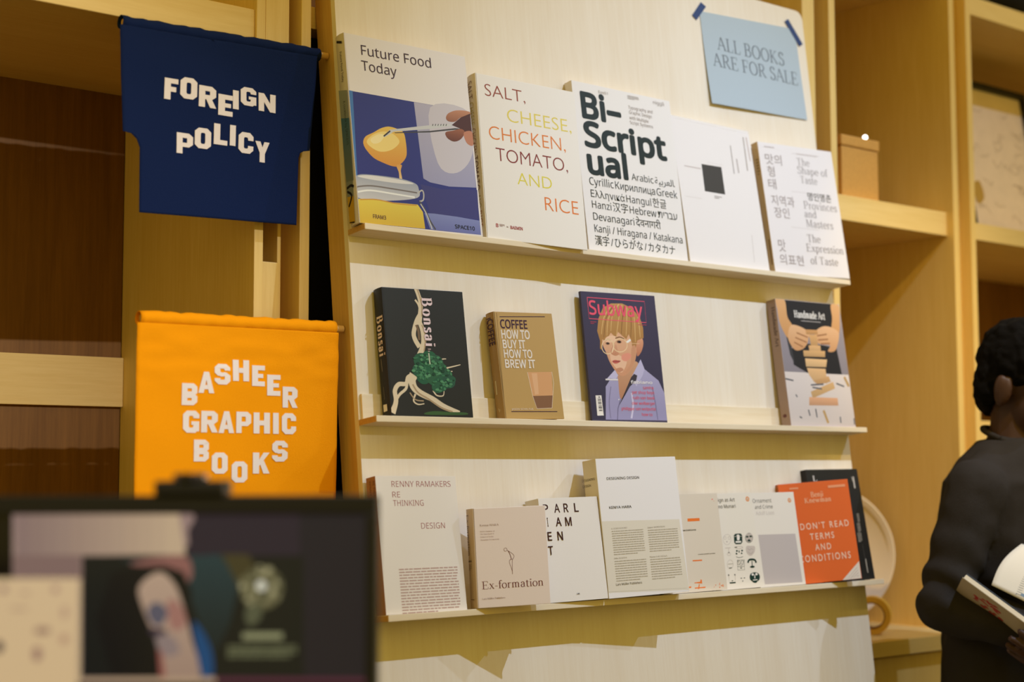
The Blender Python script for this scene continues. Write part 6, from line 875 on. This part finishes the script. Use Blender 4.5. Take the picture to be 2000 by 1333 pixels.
BASE = Vector((1.50, -0.22, FLOOR))
per = root('person', 'person in a dark charcoal sweater with short black hair reading an open book', 'person', Matrix.Translation(BASE))
L_ = lambda v: Vector(v) - BASE
fd = Vector((0.16, -0.986, 0)).normalized(); rd = Vector((-0.986, -0.16, 0)).normalized()   # front, and the person's right
SKIN = mat('brown_skin', (62, 38, 27), 0.55, 0.05, 200, 0.05)
KNIT = mat('charcoal_knit', (50, 46, 44), 0.95, 0.6, 700, 0.15, 0.1)
TROUS = mat('dark_trousers', (34, 34, 40), 0.9, 0.3, 500, 0.1)
HAIR = mat('black_hair', (9, 7, 7), 0.9, 0.8, 350, 0.2, 0.1)
SHOE = mat('dark_shoes', (26, 24, 24), 0.6, 0.1, 200)
neckb = Vector((1.500, -0.235, -0.02)); Hc = Vector((1.508, -0.272, 0.108))
sR, eR, wR = Vector((1.342, -0.250, -0.112)), Vector((1.270, -0.215, -0.345)), Vector((1.362, -0.405, -0.405))
sL, eL, wL = Vector((1.672, -0.205, -0.095)), Vector((1.655, -0.335, -0.355)), Vector((1.452, -0.470, -0.455))
hipR, hipL = Vector((1.43, -0.215, -0.60)), Vector((1.61, -0.19, -0.60))
kR, kL = Vector((1.42, -0.25, -1.00)), Vector((1.62, -0.22, -1.00)); aR, aL = Vector((1.42, -0.20, -1.37)), Vector((1.63, -0.17, -1.37))
hf = Vector((0.06, -0.998, 0)).normalized(); hr = Vector((hf.y, -hf.x, 0))                 # head: front and right
tilt = math.radians(-16)
hy = (hf*math.cos(tilt) + Vector((0, 0, 1))*math.sin(tilt)).normalized(); hz = hr.cross(hy).normalized()
HP = lambda x, y, z: L_(Hc) + hr*x + hy*y + hz*z
hrot = Matrix((hr, hy, hz)).transposed()
bm = bmesh.new()
ball(bm, HP(0, -.012, .022), (.076, .096, .100), 28, hrot)                # cranium
ball(bm, HP(0, .030, -.045), (.060, .066, .074), 24, hrot)                # face and jaw
ball(bm, HP(0, .070, -.094), (.024, .022, .018), 14, hrot)                # chin
ball(bm, HP(0, .078, .026), (.050, .020, .013), 14, hrot)                 # brow
for s in (-1, 1):
    ball(bm, HP(s*.040, .066, -.022), (.022, .022, .020), 12, hrot)       # cheeks
    ball(bm, HP(s*.080, -.008, -.022), (.011, .020, .033), 14, hrot)      # ears
    ball(bm, HP(s*.086, -.016, -.012), (.008, .012, .025), 12, hrot)
chain(bm, [HP(0, .088, .012), HP(0, .104, -.022), HP(0, .112, -.034)], [.008, .010, .012])   # nose
ball(bm, HP(-.011, .100, -.036), .008, 10); ball(bm, HP(.011, .100, -.036), .008, 10)
ball(bm, HP(0, .092, -.058), (.022, .010, .006), 12, hrot); ball(bm, HP(0, .090, -.070), (.019, .010, .007), 12, hrot)
chain(bm, [L_(neckb) + Vector((0, 0, -.04)), L_(neckb) + Vector((0.002, -.01, .035)), HP(0, -.014, -.05)], [.066, .055, .054])
loft(bm, [(L_((1.515, -.20, -.66)), .16, .115), (L_((1.515, -.20, -.52)), .155, .108), (L_((1.512, -.20, -.36)), .140, .100), (L_((1.508, -.205, -.2)), .158, .108), (L_((1.504, -.215, -.1)), .165, .098), (L_((1.502, -.225, -.045)), .11, .075), (L_((1.50, -.235, -.01)), .055, .055)], rd, fd)
for s, e, w in ((sR, eR, wR), (sL, eL, wL)): chain(bm, [L_(s), L_(e), L_(w)], [.050, .040, .027])
for h, k, a in ((hipR, kR, aR), (hipL, kL, aL)): chain(bm, [L_(h), L_(k), L_(a)], [.082, .055, .038]); chain(bm, [L_(a) + Vector((0, .02, -.03)), L_(a) + fd*.13 + Vector((0, 0, -.045))], [.036, .030])
# left hand under the book: palm, four curled fingers and a thumb on the near edge
def hand(w, kn, across, tips, thumb):
    w, kn, across = Vector(w), Vector(kn), Vector(across).normalized()
    ax = (kn - w).normalized(); up = ax.cross(across).normalized()
    rot = Matrix((across, ax, up)).transposed()
    ball(bm, L_(w.lerp(kn, .55)), (.040, (kn-w).length*.62, .015), 18, rot)
    for i, tip in enumerate(tips):
        b = kn + across*(-.030 + .020*i); tip = Vector(tip); ln = (tip-b)
        mid1 = b + ln*.42 + up*.014; mid2 = b + ln*.76 + up*.010
        chain(bm, [L_(b), L_(mid1), L_(mid2), L_(tip)], [.0098, .0090, .0082, .0072], 10)
    t0 = w.lerp(kn, .35) + across*(-.036); t2 = Vector(thumb); t1 = t0.lerp(t2, .55) + across*(-.010)
    chain(bm, [L_(t0), L_(t1), L_(t2)], [.014, .0115, .0085], 10)
hand(wL, (1.330, -.432, -.440), (.30, .62, -.72), [(1.258, -.396, -.384), (1.252, -.380, -.398), (1.262, -.366, -.412), (1.282, -.356, -.424)], (1.272, -.430, -.372))
hand(wR, (1.428, -.455, -.420), (-.2, -.5, -.8), [(1.482, -.492, -.392), (1.487, -.500, -.410), (1.482, -.506, -.428), (1.468, -.508, -.444)], (1.430, -.480, -.372))
body = unify('body', bm, .0042, SKIN, per, 3)
# eyes
for s in (-1, 1):
    bm = bmesh.new(); ball(bm, HP(s*.031, .0755, .003), .0110, 16)
    ey = obj('eye', bm, mat('eye_white', (150, 140, 130), 0.3), per, True)
    bm = bmesh.new(); ball(bm, HP(s*.031, .0815, .001), .0063, 14)
    obj('iris', bm, mat('dark_iris', (20, 13, 9), 0.2), ey, True)
    bm = bmesh.new(); ball(bm, HP(s*.031, .0757, .0062), (.0135, .0112, .0088), 14, hrot)
    obj('eyelid', bm, SKIN, per, True)
# hair
bm = bmesh.new()
ball(bm, HP(0, -.020, .042), (.087, .102, .096), 30, hrot); ball(bm, HP(0, -.066, -.024), (.068, .046, .066), 22, hrot)
ball(bm, HP(0, .045, .085), (.066, .050, .040), 20, hrot)
for s in (-1, 1): ball(bm, HP(s*.068, -.050, -.008), (.018, .036, .05), 14, hrot); ball(bm, HP(s*.074, .026, .036), (.012, .022, .030), 12, hrot)
unify('hair', bm, .005, HAIR, per, 1, lambda c: .006*noise.noise(c*38) + .004*noise.noise(c*90))
# sweater
bm = bmesh.new()
loft(bm, [(L_((1.515, -.20, -.645)), .180, .135), (L_((1.515, -.20, -.60)), .182, .136), (L_((1.515, -.20, -.50)), .176, .130), (L_((1.512, -.20, -.36)), .166, .124), (L_((1.508, -.205, -.2)), .178, .126), (L_((1.504, -.215, -.1)), .184, .116), (L_((1.502, -.225, -.045)), .128, .092), (L_((1.50, -.236, -.012)), .080, .074)], rd, fd, 36)
for s, e, w in ((sR, eR, wR), (sL, eL, wL)):
    q = e.lerp(w, .88); chain(bm, [L_(s), L_(s.lerp(e, .5)), L_(e), L_(e.lerp(w, .5)), L_(q)], [.062, .058, .053, .048, .041], 18)
chain(bm, [L_(sR), L_((1.42, -.24, -.068)), L_((1.50, -.235, -.045)), L_((1.585, -.225, -.068)), L_(sL)], [.050, .050, .060, .050, .050], 16)
def folds(c):
    e_ = (c - L_(eR)).length
    near = math.exp(-(e_/.13)**2)
    return .0065*noise.noise(c*Vector((14, 14, 6)) if False else Vector((c.x*14, c.y*14, c.z*6))) + near*.006*math.sin((c.z*1.0 + c.x*.8)*80 + 3*noise.noise(c*9)) + .0025*noise.noise(c*30)
sw = unify('sweater', bm, .006, KNIT, per, 3, folds)
bm = bmesh.new(); n = 26; cpt = []
for i in range(n+1):
    a = 2*math.pi*i/n; cpt.append(L_((1.501, -.240, .002)) + rd*(.068*math.cos(a)) + fd*(.064*math.sin(a)) + Vector((0, 0, -.026*math.sin(a)-.012)))
tube(bm, cpt, .0065, 10, caps=False); obj('collar', bm, KNIT, sw, True)
# trousers and shoes (below the picture)
bm = bmesh.new()
loft(bm, [(L_((1.517, -.20, -.74)), .165, .12), (L_((1.515, -.20, -.64)), .168, .122), (L_((1.515, -.20, -.56)), .162, .116)], rd, fd)
for h, k, a in ((hipR, kR, aR), (hipL, kL, aL)): chain(bm, [L_(h) - Vector((0, 0, .04)), L_(k), L_(a) + Vector((0, 0, .01))], [.098, .074, .062])
unify('trousers', bm, .008, TROUS, per, 2, lambda c: .003*noise.noise(c*16))
for a in (aR, aL):
    bm = bmesh.new(); chain(bm, [L_(a) + Vector((0, .03, -.036)), L_(a) + fd*.07 + Vector((0, 0, -.042)), L_(a) + fd*.17 + Vector((0, 0, -.050))], [.044, .042, .030])
    for v in bm.verts: v.co.z = max(v.co.z, 0.0)
    unify('shoe', bm, .006, SHOE, per, 1)

# the open book in the person's hands
A, B, Cq = Vector((1.210, -.305, -.284)), Vector((1.275, -.437, -.392)), Vector((1.290, -.268, -.352))
be = (B - A).normalized(); wv = Cq - A; wv = (wv - be*wv.dot(be)).normalized(); bn = be.cross(wv).normalized()
if bn.z < 0: bn = -bn
ob = root('open_book', 'open book with a raised white page in the person\'s hands', 'book', frame(A, be, wv, be.cross(wv)))
sg = 1 if be.cross(wv).z > 0 else -1                    # local z side on which the pages lie
LE, WD, TK = 0.215, 0.155, 0.0135
zz = lambda a, b: (min(sg*a, sg*b), max(sg*a, sg*b))
hc_ = obj('cover', boxes((-0.002, LE+0.002, -0.002, WD, *zz(-0.0015, 0.0)), bev=0.0004), mat('held_cover', (176, 160, 132), 0.5, 0.05, 200, 0.03), ob)
obj('page_block', boxes((0, LE, 0, WD, *zz(0.0002, TK-0.004)), bev=0.0008), PAGES, ob)
obj('picture_page', boxes((0, LE, 0.0, WD, *zz(TK-0.0038, TK-0.001)), bev=0.0004), mat('dark_page', (30, 30, 32), 0.4, 0, 10), ob)
ik = Ink(); rnd = random.Random(6)
for i in range(22):
    ik.k += 1; x, y = rnd.uniform(30, 95), rnd.uniform(14, 52)
    ik.poly(smooth_closed([(x, y), (x+rnd.uniform(4, 12), y+2), (x+rnd.uniform(3, 10), y+rnd.uniform(4, 9)), (x-2, y+rnd.uniform(3, 7))], 3), (170, 52, 50))
printed(hc_, [(ik, lambda x, y, k: (x/1000, y/1000, -sg*(0.0017+k/1000)), 0)])
# raised leaf: rises from the gutter and curls over towards the near page
bm = bmesh.new(); nu, nv = 18, 14; g = []
p0, p1 = Vector((1.278, -.322, -.300)), Vector((1.420, -.475, -.405))        # foot of the leaf
q0, q1 = Vector((1.375, -.329, -.222)), Vector((1.530, -.490, -.300))        # its free edge
inv = ob.matrix_world.inverted()
for j in range(nv+1):
    s = j/nv; row = []
    for i in range(nu+1):
        tt = i/nu; a = p0.lerp(p1, tt); b = q0.lerp(q1, tt)
        bow = Vector((-.010, .003, .006))*math.sin(math.pi*s)
        row.append(bm.verts.new(inv @ (a.lerp(b, s) + bow)))
    g.append(row)
for r0, r1_ in zip(g, g[1:]):
    for i in range(nu): bm.faces.new((r0[i], r0[i+1], r1_[i+1], r1_[i]))
def leaf_pt(tt, s, lift):
    a = p0.lerp(p1, tt); b = q0.lerp(q1, tt); q = a.lerp(b, s) + Vector((-.010, .003, .006))*math.sin(math.pi*s)
    return inv @ (q + (Vector(CAM['loc']) - q).normalized()*lift)
lf = obj('leaf', bm, mat('leaf_paper', (232, 222, 206), 0.7, 0.03, 200), ob, True)
md = lf.modifiers.new('thickness', 'SOLIDIFY'); md.thickness = 0.0003
ik = Ink(); ik.k = 1
ik.poly([(250, 60), (400, 60), (400, 620), (330, 620), (330, 420), (250, 420)], (120, 140, 160)); ik.k = 2
for i in range(12): ik.poly([(215, 60+i*40), (255, 66+i*40), (255, 72+i*40), (215, 66+i*40)], (70, 80, 90))
ink_stroke(ik, [(213, 40), (213, 560), (256, 600)], 5, 5, (70, 80, 90))
ik.poly([(300, 620), (420, 620), (420, 960), (300, 960)], (170, 190, 220))
printed(lf, [(ik, lambda x, y, k: leaf_pt(x/1000, y/1000, .0006 + k/1000*.3), 0)])
